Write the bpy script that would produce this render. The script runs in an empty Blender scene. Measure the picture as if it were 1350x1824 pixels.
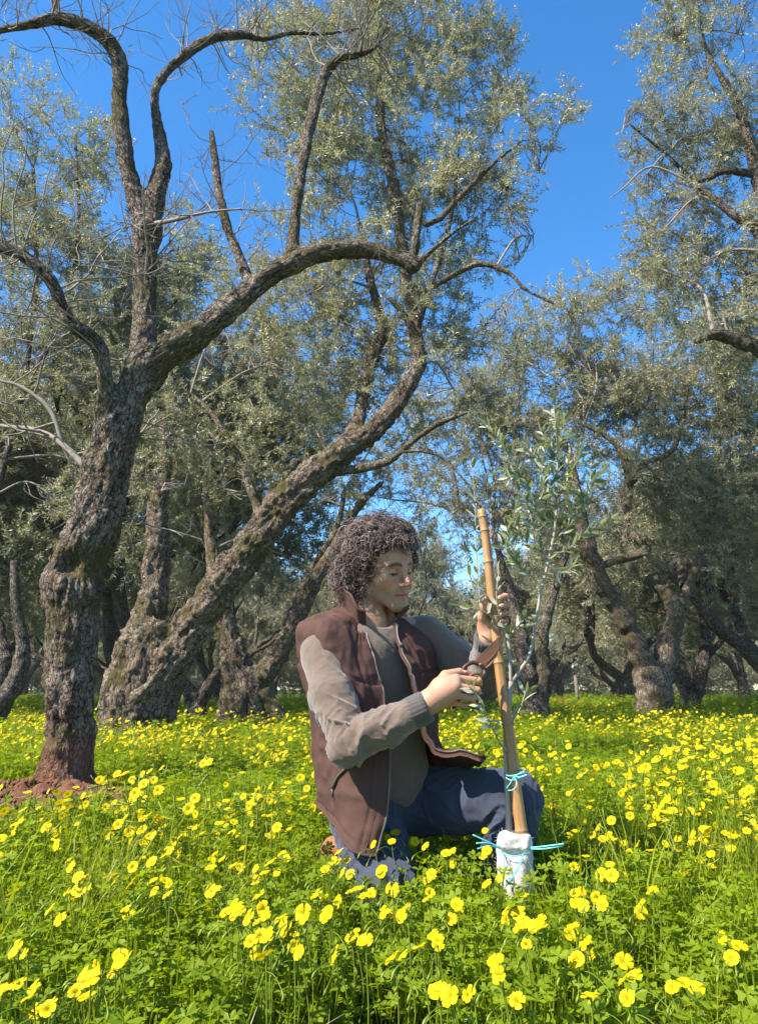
import bpy, math, random, time
import numpy as np
from mathutils import Vector, Matrix
T0 = time.time()
random.seed(7)
RNG = np.random.default_rng(11)
rad = math.radians
sc = bpy.context.scene
COL = sc.collection

# ------------------------------------------------------------------ camera, sky, sun, exposure
CAM_H = 0.60          # a crouching photographer
FPX = 1317.0          # focal length in pixels of the 1350 x 1824 photograph
PITCH = math.atan((1228 - 912) / FPX)
cam = bpy.data.cameras.new('camera')
cam.sensor_fit = 'VERTICAL'; cam.sensor_height = 36.0; cam.lens = 36.0 * FPX / 1824.0
cam.clip_start = 0.05; cam.clip_end = 2000.0
camo = bpy.data.objects.new('camera', cam); COL.objects.link(camo)
camo.location = (0, 0, CAM_H); camo.rotation_euler = (math.pi / 2 + PITCH, 0, 0)
sc.camera = camo

SUN_EL, SUN_AZ = rad(47), rad(28)      # azimuth: degrees from due left (-X) round behind the camera (-Y)
SUN = Vector((-math.cos(SUN_EL) * math.cos(SUN_AZ), -math.cos(SUN_EL) * math.sin(SUN_AZ), math.sin(SUN_EL)))
world = bpy.data.worlds.new('World'); sc.world = world; world.use_nodes = True
wn = world.node_tree; wn.nodes.clear()
sky = wn.nodes.new('ShaderNodeTexSky'); sky.sky_type = 'NISHITA'; sky.sun_disc = False
sky.sun_elevation = SUN_EL
sky.sun_rotation = math.atan2(SUN.x, SUN.y)
sky.altitude = 250; sky.air_density = 1.0; sky.dust_density = 0.25; sky.ozone_density = 2.6
hs = wn.nodes.new('ShaderNodeHueSaturation'); hs.inputs['Saturation'].default_value = 1.31; hs.inputs['Value'].default_value = 1.0
bg = wn.nodes.new('ShaderNodeBackground'); bg.inputs['Strength'].default_value = 0.126
wo = wn.nodes.new('ShaderNodeOutputWorld')
wn.links.new(sky.outputs[0], hs.inputs['Color']); wn.links.new(hs.outputs[0], bg.inputs[0]); wn.links.new(bg.outputs[0], wo.inputs[0])
sl = bpy.data.lights.new('sun', 'SUN'); sl.energy = 5.0; sl.angle = rad(0.5); sl.color = (1.0, 0.93, 0.82)
so = bpy.data.objects.new('sun', sl); COL.objects.link(so); so.location = (-6, -5, 9)
so.rotation_euler = SUN.to_track_quat('Z', 'Y').to_euler()
sc.view_settings.view_transform = 'Standard'; sc.view_settings.look = 'None'
sc.view_settings.exposure = 1.33; sc.view_settings.gamma = 1.0; sc.view_settings.use_curve_mapping = False
sc.render.engine = 'CYCLES'
cy = sc.cycles
cy.max_bounces = 5; cy.diffuse_bounces = 3; cy.glossy_bounces = 2; cy.transmission_bounces = 3; cy.transparent_max_bounces = 4
cy.caustics_reflective = False; cy.caustics_refractive = False
cy.use_denoising = True; cy.volume_bounces = 0; cy.volume_step_rate = 4.0
try: cy.denoising_prefilter = 'ACCURATE'
except Exception: pass

# ------------------------------------------------------------------ helpers
def P(px, py, Y):
    """point of the place seen at photograph pixel (px, py), Y metres in front of the camera"""
    u = (px - 675.0) / FPX; v = (912.0 - py) / FPX
    dy = math.cos(PITCH) - v * math.sin(PITCH); dz = math.sin(PITCH) + v * math.cos(PITCH)
    t = Y / dy
    return np.array([u * t, Y, CAM_H + dz * t])

def to_px(p):
    p = np.atleast_2d(p); d = p - np.array([0, 0, CAM_H])
    f = d[:, 1] * math.cos(PITCH) + d[:, 2] * math.sin(PITCH)
    u = -d[:, 1] * math.sin(PITCH) + d[:, 2] * math.cos(PITCH)
    return np.stack([675 + FPX * d[:, 0] / f, 912 - FPX * u / f], 1)

def norm(v):
    v = np.asarray(v, float); return v / (np.linalg.norm(v, axis=-1, keepdims=True) + 1e-12)

def vnoise(p, seed=0):
    """smooth value noise in [-1, 1] at points p (N, 3)"""
    p = np.asarray(p, np.float64); i = np.floor(p).astype(np.int64); f = p - i; f = f * f * (3 - 2 * f)
    out = np.zeros(len(p))
    for c in range(8):
        o = np.array([c & 1, (c >> 1) & 1, c >> 2])
        q = i + o
        h = (q[:, 0] * 374761393 + q[:, 1] * 668265263 + q[:, 2] * 2147483647 + seed * 974711) & 0xffffffff
        h = ((h ^ (h >> 13)) * 1274126177) & 0xffffffff; h = (h ^ (h >> 16)) & 0xffff
        w = np.prod(np.where(o, f, 1 - f), axis=1)
        out += w * (h / 32767.5 - 1)
    return out

def fbm(p, seed=0, n=3):
    a, s, o = 1.0, 1.0, 0
    for k in range(n):
        o = o + a * vnoise(np.asarray(p) * s, seed + k * 17); a *= 0.5; s *= 2.03
    return o

def catmull(pts, per=6):
    """resample rows of pts (any number of columns) as a Catmull-Rom curve"""
    p = np.asarray(pts, float); p = np.vstack([2 * p[0] - p[1], p, 2 * p[-1] - p[-2]])
    out = []
    for i in range(1, len(p) - 2):
        t = np.linspace(0, 1, per, endpoint=False)[:, None]
        a, b, c, d = p[i - 1], p[i], p[i + 1], p[i + 2]
        out.append(0.5 * (2 * b + (c - a) * t + (2 * a - 5 * b + 4 * c - d) * t ** 2 + (3 * b - a - 3 * c + d) * t ** 3))
    out.append(p[-2][None]); return np.vstack(out)

def mesh_np(name, verts, quads=None, tris=None, smooth=True, mats=None, vec=None, flt=None, matidx=None):
    me = bpy.data.meshes.new(name)
    verts = np.asarray(verts, np.float32); n = len(verts)
    q = np.zeros((0, 4), np.int32) if quads is None else np.asarray(quads, np.int32)
    t = np.zeros((0, 3), np.int32) if tris is None else np.asarray(tris, np.int32)
    me.vertices.add(n); me.vertices.foreach_set('co', verts.ravel())
    me.loops.add(q.size + t.size); me.loops.foreach_set('vertex_index', np.concatenate([q.ravel(), t.ravel()]))
    nf = len(q) + len(t); me.polygons.add(nf)
    ls = np.concatenate([np.arange(len(q)) * 4, q.size + np.arange(len(t)) * 3]).astype(np.int32)
    me.polygons.foreach_set('loop_start', ls)
    me.polygons.foreach_set('use_smooth', np.full(nf, smooth))
    for m in (mats or []): me.materials.append(m)
    if matidx is not None: me.polygons.foreach_set('material_index', np.asarray(matidx, np.int32))
    for k, v in (vec or {}).items():
        a = me.attributes.new(k, 'FLOAT_VECTOR', 'POINT'); a.data.foreach_set('vector', np.asarray(v, np.float32).ravel())
    for k, v in (flt or {}).items():
        a = me.attributes.new(k, 'FLOAT', 'POINT'); a.data.foreach_set('value', np.asarray(v, np.float32).ravel())
    me.update(); me.validate(); return me

def link(name, me, parent=None, label=None, cat=None, group=None, kind=None):
    o = bpy.data.objects.new(name, me); COL.objects.link(o)
    if parent is not None: o.parent = parent
    if label: o['label'] = label
    if cat: o['category'] = cat
    if group: o['group'] = group
    if kind: o['kind'] = kind
    return o

def empty(name, loc, label, cat, group=None):
    o = link(name, None, None, label, cat, group); o.location = loc; o.empty_display_size = 0.1
    bpy.context.view_layer.update(); return o

def put(name, me, root, **kw):
    """a part whose mesh is written in world coordinates, under a root that stands at root.location"""
    o = link(name, me, root, **kw)
    o.matrix_parent_inverse = Matrix.Translation(-Vector(root.location)); return o

class MB:
    """collects vertex / face arrays with attributes, builds ONE mesh"""
    def __init__(s): s.v = []; s.q = []; s.t = []; s.n = 0; s.vec = []; s.flt = []
    def add(s, v, q=None, t=None, bk=None, fl=None):
        v = np.asarray(v, float)
        s.v.append(v)
        if q is not None and len(q): s.q.append(np.asarray(q) + s.n)
        if t is not None and len(t): s.t.append(np.asarray(t) + s.n)
        s.vec.append(np.zeros_like(v) if bk is None else bk)
        s.flt.append(np.zeros(len(v)) if fl is None else np.broadcast_to(fl, (len(v),)))
        s.n += len(v)
    def tube(s, pts, rads, sides=6, cap=True, fl=None, lump=0.0, seed=0, flat=None):
        v, q, t, bk = tube(pts, rads, sides, cap, lump, seed, flat); s.add(v, q, t, bk, fl)
    def build(s, name, mats, smooth=True):
        return mesh_np(name, np.vstack(s.v), np.vstack(s.q) if s.q else None, np.vstack(s.t) if s.t else None, smooth,
                       mats if isinstance(mats, list) else [mats], {'bk': np.vstack(s.vec)}, {'tone': np.concatenate(s.flt)})

def frames(p):
    t = norm(np.gradient(p, axis=0)); n = len(p); A = np.zeros((n, 3)); a = np.array([0.0, 0, 1.0])
    if abs(t[0] @ a) > 0.9: a = np.array([1.0, 0, 0])
    a = norm(a - t[0] * (a @ t[0]))
    for i in range(n):
        a = a - t[i] * (a @ t[i]); a = norm(a); A[i] = a
    return t, A, np.cross(t, A)

def tube(pts, rads, sides=6, cap=True, lump=0.0, seed=0, flat=None):
    p = np.asarray(pts, float); r = np.broadcast_to(np.asarray(rads, float), (len(p),))
    t, A, B = frames(p); th = np.linspace(0, 2 * np.pi, sides, endpoint=False)
    s = np.concatenate([[0], np.cumsum(np.linalg.norm(np.diff(p, axis=0), axis=1))])
    rr = np.repeat(r[:, None], sides, 1)
    bk = np.stack([rr * np.cos(th), rr * np.sin(th), np.repeat(s[:, None] * 0.5, sides, 1)], -1)
    if lump:
        rr = rr * (1 + lump * fbm(bk.reshape(-1, 3) * np.array([1, 1, 3]) / (r.mean() * 1.3 + 1e-6) + seed * 7.1, seed).reshape(rr.shape))
    fl = 1.0 if flat is None else flat
    v = p[:, None, :] + rr[..., None] * (np.cos(th)[None, :, None] * A[:, None, :] + fl * np.sin(th)[None, :, None] * B[:, None, :])
    i = np.arange(len(p) - 1)[:, None] * sides; j = np.arange(sides)[None]; k = (j + 1) % sides
    q = np.stack([i + j, i + k, i + sides + k, i + sides + j], -1).reshape(-1, 4)
    v = v.reshape(-1, 3); bk = bk.reshape(-1, 3); tr = None
    if cap:
        n = len(v); v = np.vstack([v, p[0] - t[0] * 0, p[-1] + t[-1] * r[-1] * 0.4]); bk = np.vstack([bk, [0, 0, 0], [0, 0, s[-1] * 0.3]])
        j = np.arange(sides); k = (j + 1) % sides; L = (len(p) - 1) * sides
        tr = np.vstack([np.stack([k, j, np.full(sides, n)], 1), np.stack([L + j, L + k, np.full(sides, n + 1)], 1)])
    return v, q, tr, bk

class SDF:
    """a distance field on a grid; every primitive touches only its own box"""
    def __init__(s, lo, hi, h):
        s.lo = np.asarray(lo, float); s.h = h; s.n = np.ceil((np.asarray(hi, float) - s.lo) / h).astype(int) + 1
        s.d = np.full(s.n, 0.25, np.float32)
    def box(s, lo, hi):
        a = np.clip(np.floor((np.asarray(lo) - s.lo) / s.h).astype(int), 0, s.n); b = np.clip(np.ceil((np.asarray(hi) - s.lo) / s.h).astype(int) + 1, 0, s.n)
        sl = tuple(slice(x, y) for x, y in zip(a, b))
        ax = [(s.lo[i] + s.h * np.arange(a[i], b[i])).astype(np.float32) for i in range(3)]
        return sl, (ax[0][:, None, None], ax[1][None, :, None], ax[2][None, None, :])
    def op(s, sl, e, k, mode):
        d = s.d[sl]
        if d.size == 0: return
        if mode == 'sub': d = -d
        if k > 0:
            g = np.maximum(k - np.abs(d - e), 0) / k; r = np.minimum(d, e) - g * g * k * 0.25
        else: r = np.minimum(d, e)
        s.d[sl] = -r if mode == 'sub' else r
    def cone(s, p0, p1, r0, r1=None, k=0.0, mode='add', sq=None):
        """round cone; sq = (axis, factor) squashes the distance along a world axis"""
        r1 = r0 if r1 is None else r1; p0 = np.asarray(p0, float); p1 = np.asarray(p1, float); m = max(r0, r1) + k + 3 * s.h + (0.02 if k else 0)
        sl, X = s.box(np.minimum(p0, p1) - m, np.maximum(p0, p1) + m); b = p1 - p0; L = float(b @ b) + 1e-12
        w = [X[i] - np.float32(p0[i]) for i in range(3)]
        t = np.clip((w[0] * b[0] + w[1] * b[1] + w[2] * b[2]) / L, 0, 1).astype(np.float32)
        e = np.sqrt(sum((w[i] - t * np.float32(b[i])) ** 2 for i in range(3))) - (r0 + (r1 - r0) * t)
        s.op(sl, e, k, mode)
    def ell(s, c, r, R=None, k=0.0, mode='add'):
        """ellipsoid; R: 3x3 whose columns are the axes"""
        c = np.asarray(c, float); r = np.asarray(r, float); R = np.eye(3) if R is None else np.asarray(R, float)
        m = np.sqrt(((R * r) ** 2).sum(1)) + k + 3 * s.h; sl, X = s.box(c - m, c + m)
        w = [X[i] - np.float32(c[i]) for i in range(3)]; k0 = 0; k1 = 0
        for j in range(3):
            l = w[0] * R[0, j] + w[1] * R[1, j] + w[2] * R[2, j]; k0 = k0 + (l / r[j]) ** 2; k1 = k1 + (l / r[j] ** 2) ** 2
        k0 = np.sqrt(k0); e = k0 * (k0 - 1) / np.maximum(np.sqrt(k1), 1e-6)
        s.op(sl, e.astype(np.float32), k, mode)
    def chain(s, pts, rads, k=0.0, mode='add'):
        """a run of round cones, united sharply among themselves and blended once into the field"""
        p = np.asarray(pts, float); m = max(rads) + k + 3 * s.h + (0.02 if k else 0); sl, X = s.box(p.min(0) - m, p.max(0) + m)
        if s.d[sl].size == 0: return
        t = SDF.__new__(SDF); t.h = s.h; t.lo = np.array([X[i].ravel()[0] for i in range(3)], float); t.d = np.full(s.d[sl].shape, 0.25, np.float32); t.n = np.array(t.d.shape)
        for i in range(len(p) - 1): t.cone(p[i], p[i + 1], rads[i], rads[i + 1], min(k, 0.25 * min(rads[i], rads[i + 1])) if k else 0)
        s.op(sl, t.d, k, mode)
    def grid(s):
        sl, X = s.box(s.lo - 1, s.lo + s.n * s.h + 1); return X
    def mesh(s):
        """naive surface nets -> verts, quads"""
        d = s.d; neg = d < 0; nx, ny, nz = d.shape
        c = np.zeros((nx - 1, ny - 1, nz - 1), np.uint8)
        for o in range(8): c += neg[o & 1:nx - 1 + (o & 1), (o >> 1) & 1:ny - 1 + ((o >> 1) & 1), o >> 2:nz - 1 + (o >> 2)]
        act = (c > 0) & (c < 8); idx = np.argwhere(act); N = len(idx)
        vid = np.full(act.shape, -1, np.int32); vid[act] = np.arange(N)
        val = np.stack([d[idx[:, 0] + (o & 1), idx[:, 1] + ((o >> 1) & 1), idx[:, 2] + (o >> 2)] for o in range(8)], 1)
        acc = np.zeros((N, 3)); cnt = np.zeros(N)
        off = np.array([[o & 1, (o >> 1) & 1, o >> 2] for o in range(8)], float)
        for a in range(8):
            for ax in range(3):
                if a >> ax & 1: continue
                b = a | (1 << ax); va, vb = val[:, a], val[:, b]; m = (va < 0) != (vb < 0)
                t = np.where(m, va / np.where(m, va - vb, 1), 0)
                acc += np.where(m[:, None], off[a] + t[:, None] * (off[b] - off[a]), 0); cnt += m
        v = (idx + acc / cnt[:, None]) * s.h + s.lo
        quads = []
        for ax in range(3):
            u, w = (ax + 1) % 3, (ax + 2) % 3
            sa = [slice(None)] * 3; sb = [slice(None)] * 3; sa[ax] = slice(0, -1); sb[ax] = slice(1, None)
            for q in (u, w): sa[q] = slice(1, -1); sb[q] = slice(1, -1)
            A = neg[tuple(sa)]; B = neg[tuple(sb)]; e = np.argwhere(A != B)
            if not len(e): continue
            f = A[tuple(e.T)]; g = e.copy(); g[:, u] += 1; g[:, w] += 1
            def cell(du, dw):
                h = g.copy(); h[:, u] -= du; h[:, w] -= dw; return vid[tuple(h.T)]
            Q = np.stack([cell(1, 1), cell(0, 1), cell(0, 0), cell(1, 0)], 1)
            Q[~f] = Q[~f][:, ::-1]; quads.append(Q)
        return v, np.vstack(quads)

def vnormals(v, q):
    fn = np.cross(v[q[:, 2]] - v[q[:, 0]], v[q[:, 3]] - v[q[:, 1]]); n = np.zeros_like(v)
    for j in range(4): np.add.at(n, q[:, j], fn)
    return norm(n)

def relax(v, q, it=1, w=0.5):
    for _ in range(it):
        s = np.zeros_like(v); c = np.zeros(len(v))
        for j in range(4):
            for m in (1, 3): np.add.at(s, q[:, j], v[q[:, (j + m) % 4]]); np.add.at(c, q[:, j], 1)
        v = v * (1 - w) + w * s / np.maximum(c, 1)[:, None]
    return v

# ------------------------------------------------------------------ material helpers
class NT:
    def __init__(s, name):
        s.m = bpy.data.materials.new(name); s.m.use_nodes = True; s.t = s.m.node_tree; s.t.nodes.clear()
        s.out = s.n('ShaderNodeOutputMaterial')
    def n(s, typ, **kw):
        x = s.t.nodes.new(typ)
        for k, v in kw.items():
            if hasattr(x, k) and not isinstance(v, (tuple, list)) and k not in ('inputs',): setattr(x, k, v)
        return x
    def l(s, a, b): s.t.links.new(a, b)
    def attr(s, name): x = s.n('ShaderNodeAttribute'); x.attribute_name = name; return x
    def noise(s, vec, scale, detail=4, rough=0.6, dist=0.0):
        x = s.n('ShaderNodeTexNoise'); x.inputs['Scale'].default_value = scale; x.inputs['Detail'].default_value = detail
        x.inputs['Roughness'].default_value = rough; x.inputs['Distortion'].default_value = dist
        if vec is not None: s.l(vec, x.inputs['Vector'])
        return x.outputs['Fac']
    def ramp(s, fac, stops):
        x = s.n('ShaderNodeValToRGB'); e = x.color_ramp.elements
        while len(e) < len(stops): e.new(0.5)
        for k, (p, c) in enumerate(stops):
            e[k].position = p; e[k].color = (*c, 1) if not np.isscalar(c) else (c, c, c, 1)
        s.l(fac, x.inputs[0]); return x.outputs[0]
    def mix(s, fac, a, b, mode='MIX'):
        x = s.n('ShaderNodeMix'); x.data_type = 'RGBA'; x.blend_type = mode
        for v, i in ((fac, 0), (a, 6), (b, 7)):
            if hasattr(v, 'links'): s.l(v, x.inputs[i])
            elif np.isscalar(v): x.inputs[i].default_value = v
            else: x.inputs[i].default_value = (*v, 1)
        return x.outputs[2]
    def math(s, op, a, b=0.0, clamp=False):
        x = s.n('ShaderNodeMath'); x.operation = op; x.use_clamp = clamp
        for v, i in ((a, 0), (b, 1)):
            if hasattr(v, 'links'): s.l(v, x.inputs[i])
            else: x.inputs[i].default_value = v
        return x.outputs[0]
    def mapping(s, vec, scale):
        x = s.n('ShaderNodeMapping'); x.inputs['Scale'].default_value = scale; s.l(vec, x.inputs[0]); return x.outputs[0]
    def bump(s, h, strength=0.5, dist=0.01, nrm=None):
        x = s.n('ShaderNodeBump'); x.inputs['Strength'].default_value = strength; x.inputs['Distance'].default_value = dist
        s.l(h, x.inputs['Height'])
        if nrm is not None: s.l(nrm, x.inputs['Normal'])
        return x.outputs[0]
    def bsdf(s, col, rough=0.8, spec=0.3, nrm=None, **kw):
        x = s.n('ShaderNodeBsdfPrincipled')
        if hasattr(col, 'links'): s.l(col, x.inputs['Base Color'])
        else: x.inputs['Base Color'].default_value = (*col, 1)
        if hasattr(rough, 'links'): s.l(rough, x.inputs['Roughness'])
        else: x.inputs['Roughness'].default_value = rough
        x.inputs['Specular IOR Level'].default_value = spec
        if nrm is not None: s.l(nrm, x.inputs['Normal'])
        for k, v in kw.items(): x.inputs[k.replace('_', ' ')].default_value = v
        return x
    def finish(s, sh):
        s.l(sh.outputs[0] if hasattr(sh, 'outputs') else sh, s.out.inputs[0]); return s.m

def bark_mat(name, dark, mid, light, moss=0.25, scale=1.0, bump=1.0):
    N = NT(name); bk = N.attr('bk').outputs['Vector']; geo = N.n('ShaderNodeNewGeometry').outputs['Position']
    nz = N.n('ShaderNodeTexNoise'); nz.inputs['Scale'].default_value = 30 * scale; nz.inputs['Detail'].default_value = 3; N.l(bk, nz.inputs['Vector'])
    sv = N.n('ShaderNodeVectorMath'); sv.operation = 'MULTIPLY_ADD'; sv.inputs[1].default_value = (0.032 / scale,) * 3; N.l(nz.outputs['Color'], sv.inputs[0]); N.l(bk, sv.inputs[2])
    vo = N.n('ShaderNodeTexVoronoi'); vo.feature = 'DISTANCE_TO_EDGE'; vo.inputs['Scale'].default_value = 62 * scale; N.l(N.mapping(sv.outputs[0], (1, 1, 0.8)), vo.inputs['Vector'])
    crack = N.ramp(vo.outputs['Distance'], [(0.0, 0.0), (0.16, 0.75), (0.5, 1.0)])
    f = N.noise(sv.outputs[0], 45 * scale, 9, 0.72, 0.6); big_ = N.noise(N.mapping(bk, (1, 1, 0.7)), 17 * scale, 5, 0.62, 1.5)
    h = N.math('ADD', N.math('ADD', N.math('MULTIPLY', f, 0.45), N.math('MULTIPLY', crack, 0.16)), N.math('MULTIPLY', big_, 0.45))
    c = N.ramp(h, [(0.42, dark), (0.53, mid), (0.68, light)])
    big = N.noise(geo, 2.3, 4, 0.6); lich = N.noise(geo, 21, 5, 0.7)
    lm = N.math('MULTIPLY', N.ramp(lich, [(0.53, 0.0), (0.6, 1.0)]), N.ramp(big, [(0.45, 0.0), (0.6, 0.8)]))
    c = N.mix(lm, c, (0.33, 0.32, 0.25))
    c = N.mix(N.ramp(N.noise(geo, 5.5, 4, 0.6), [(0.54, 0.0), (0.72, 0.5)]), c, tuple(x * 1.8 for x in dark))
    mm = N.math('MULTIPLY', N.ramp(N.noise(geo, 3.1, 5, 0.65), [(0.5, 0.0), (0.62, 1.0)]), moss)
    c = N.mix(mm, c, (0.075, 0.062, 0.014))
    tone = N.attr('tone').outputs['Fac']
    c = N.mix(tone, c, (0.23, 0.085, 0.045))                        # red earth splashed on the foot of a trunk
    b = N.bump(h, 1.0 * bump, 0.06 / scale)
    return N.finish(N.bsdf(c, 0.9, 0.2, b))
BARK = bark_mat('olive_bark', (0.018, 0.012, 0.008), (0.135, 0.093, 0.068), (0.35, 0.28, 0.225), 0.8)
BARK2 = bark_mat('weathered_olive_bark', (0.022, 0.015, 0.01), (0.135, 0.094, 0.066), (0.36, 0.28, 0.205), 0.8)
BARKF = bark_mat('distant_olive_bark', (0.016, 0.012, 0.01), (0.09, 0.067, 0.052), (0.26, 0.21, 0.165), 0.4, 0.7)
def simple_twig(name, a, b):
    N = NT(name); g = N.n('ShaderNodeNewGeometry').outputs['Position']
    return N.finish(N.bsdf(N.mix(N.noise(g, 18, 4), a, b), 0.85, 0.2))
TWIG = simple_twig('grey_twig_bark', (0.13, 0.105, 0.085), (0.33, 0.285, 0.24))
# ------------------------------------------------------------------ scattering of stuff (leaves, grass, clover) by geometry nodes
def gn_scatter(gname, protos):
    g = bpy.data.node_groups.new(gname, 'GeometryNodeTree')
    g.interface.new_socket('Geometry', in_out='INPUT', socket_type='NodeSocketGeometry')
    g.interface.new_socket('Geometry', in_out='OUTPUT', socket_type='NodeSocketGeometry')
    N = g.nodes.new; L = g.links.new
    gi = N('NodeGroupInput'); go = N('NodeGroupOutput'); jn = N('GeometryNodeJoinGeometry')
    for p in protos:
        oi = N('GeometryNodeObjectInfo'); oi.inputs['Object'].default_value = p; oi.inputs['As Instance'].default_value = True
        L(oi.outputs['Geometry'], jn.inputs[0])
    ip = N('GeometryNodeInstanceOnPoints'); ip.inputs['Pick Instance'].default_value = True
    def na(nm, t):
        x = N('GeometryNodeInputNamedAttribute'); x.data_type = t; x.inputs['Name'].default_value = nm; return x.outputs['Attribute']
    er = N('FunctionNodeEulerToRotation'); L(na('rot', 'FLOAT_VECTOR'), er.inputs[0])
    L(gi.outputs[0], ip.inputs['Points']); L(jn.outputs[0], ip.inputs['Instance']); L(na('idx', 'INT'), ip.inputs['Instance Index'])
    L(er.outputs[0], ip.inputs['Rotation']); L(na('scl', 'FLOAT'), ip.inputs['Scale'])
    L(ip.outputs[0], go.inputs[0]); return g

def scatter_mesh(name, pts, rot, scl, idx):
    me = bpy.data.meshes.new(name); n = len(pts); me.vertices.add(n); me.vertices.foreach_set('co', np.asarray(pts, np.float32).ravel())
    a = me.attributes.new('rot', 'FLOAT_VECTOR', 'POINT'); a.data.foreach_set('vector', np.asarray(rot, np.float32).ravel())
    a = me.attributes.new('scl', 'FLOAT', 'POINT'); a.data.foreach_set('value', np.asarray(scl, np.float32))
    a = me.attributes.new('idx', 'INT', 'POINT'); a.data.foreach_set('value', np.asarray(idx, np.int32))
    me.update(); return me

def add_gn(o, g): m = o.modifiers.new('scatter', 'NODES'); m.node_group = g

def dir_euler(d, spin):
    """euler (XYZ) that turns +Z to direction d after a spin about Z"""
    d = norm(d); th = np.arccos(np.clip(d[:, 2], -1, 1)); ph = np.arctan2(d[:, 1], d[:, 0])
    out = np.zeros((len(d), 3))
    for i in range(len(d)):
        m = Matrix.Rotation(ph[i], 3, 'Z') @ Matrix.Rotation(th[i], 3, 'Y') @ Matrix.Rotation(spin[i], 3, 'Z')
        out[i] = m.to_euler()
    return out

# ------------------------------------------------------------------ olive leaves
def leaf_mat(name, top, under, trans, var=0.3):
    N = NT(name); g = N.n('ShaderNodeNewGeometry'); oi = N.n('ShaderNodeObjectInfo')
    c = N.mix(g.outputs['Backfacing'], top, under)
    r = N.math('ADD', N.math('MULTIPLY', oi.outputs['Random'], 2 * var), 1 - var)
    w = N.noise(g.outputs['Position'], 1.1, 3); ww = N.ramp(w, [(0.35, (0.76, 0.82, 0.84)), (0.65, (1.2, 1.12, 0.92))])
    v = N.n('ShaderNodeVectorMath'); v.operation = 'SCALE'; N.l(c, v.inputs[0]); N.l(r, v.inputs['Scale'])
    c = N.mix(1.0, v.outputs[0], ww, 'MULTIPLY')
    b = N.bsdf(c, 0.42, 0.5); t = N.n('ShaderNodeBsdfTranslucent'); t.inputs[0].default_value = (*trans, 1)
    m = N.n('ShaderNodeMixShader'); m.inputs[0].default_value = 0.38; N.l(b.outputs[0], m.inputs[1]); N.l(t.outputs[0], m.inputs[2])
    return N.finish(m)
LEAF = leaf_mat('olive_leaf', (0.14, 0.14, 0.078), (0.37, 0.36, 0.275), (0.37, 0.355, 0.14))
LEAFS = leaf_mat('young_olive_leaf', (0.19, 0.21, 0.105), (0.43, 0.44, 0.33), (0.28, 0.33, 0.10), 0.15)

def leaf_quad(base, d, side, L, w):
    """a folded lance-shaped leaf: 5 points, 3 triangles"""
    d = norm(d); s = norm(side - d * (side @ d)); n = np.cross(d, s)
    return np.array([base, base + d * L * 0.45 + s * w + n * w * 0.35, base + d * L - n * L * 0.06, base + d * L * 0.45 - s * w + n * w * 0.35, base + d * L * 0.5])

def make_bough(seed, length=0.5, nside=8, leafL=0.052, leafw=0.007, dens=0.019):
    R = np.random.default_rng(seed); mb = MB(); lv = []; lt = []; nl = 0
    def twig(p0, d0, L, r):
        n = 7; d = norm(d0); p = [np.array(p0, float)]
        for i in range(n - 1):
            d = norm(d + R.normal(0, 0.11, 3) + np.array([0, 0, -0.03])); p.append(p[-1] + d * L / (n - 1))
        return np.array(p)
    def leaves(p, start):
        nonlocal nl
        s = np.concatenate([[0], np.cumsum(np.linalg.norm(np.diff(p, axis=0), axis=1))]); x = start * s[-1]; a0 = R.uniform(0, 6.28)
        while x < s[-1]:
            q = np.array([np.interp(x, s, p[:, k]) for k in range(3)]); i = min(np.searchsorted(s, x), len(p) - 1); d = norm(p[i] - p[i - 1] if i else p[1] - p[0])
            u = norm(np.cross(d, [0.3, 0.5, 0.8])); w = np.cross(d, u); a0 += 1.57 + R.normal(0, 0.3)
            for sg in (1, -1):
                o = sg * (math.cos(a0) * u + math.sin(a0) * w); ld = norm(o * 0.85 + d * R.uniform(0.4, 1.0) + R.normal(0, 0.2, 3))
                LL = leafL * R.uniform(0.7, 1.2)
                lv.append(leaf_quad(q, ld, np.cross(ld, o) + R.normal(0, 0.5, 3), LL, leafw * R.uniform(0.8, 1.2)))
                lt.append(np.array([[0, 1, 4], [4, 3, 0], [1, 2, 4], [4, 2, 3]]) + 5 * nl); nl += 1
            x += dens * R.uniform(0.8, 1.25)
        q = p[-1]; d = norm(p[-1] - p[-2])
    main = twig((0, 0, 0), (0, 0, 1), length, 0.004); mb.tube(main, np.linspace(0.0042, 0.0014, len(main)), 3, False); leaves(main, 0.35)
    for k in range(nside):
        t = R.uniform(0.15, 0.92); i = t * (len(main) - 1); q = main[int(i)] + (i % 1) * (main[int(i) + 1] - main[int(i)])
        a = k * 2.4 + R.normal(0, 0.4); sd = norm(np.array([math.cos(a), math.sin(a), R.uniform(0.3, 1.1)]))
        tw = twig(q, sd, length * R.uniform(0.35, 0.62), 0.002); mb.tube(tw, np.linspace(0.0022, 0.001, len(tw)), 3, False); leaves(tw, 0.12)
    v = np.vstack([*mb.v, *lv]); q = np.vstack(mb.q); t = np.vstack(lt) + mb.n
    me = mesh_np('bough', v, q, t, False, [TWIG, LEAF], matidx=np.concatenate([np.zeros(len(q)), np.ones(len(t))]))
    return bpy.data.objects.new('olive_bough', me)                 # not linked: only a source for the crowns
BOUGHS = [make_bough(100 + k, 0.5, 8 + k % 3) for k in range(6)]
GN_BOUGH = gn_scatter('olive_crown', BOUGHS)

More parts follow.
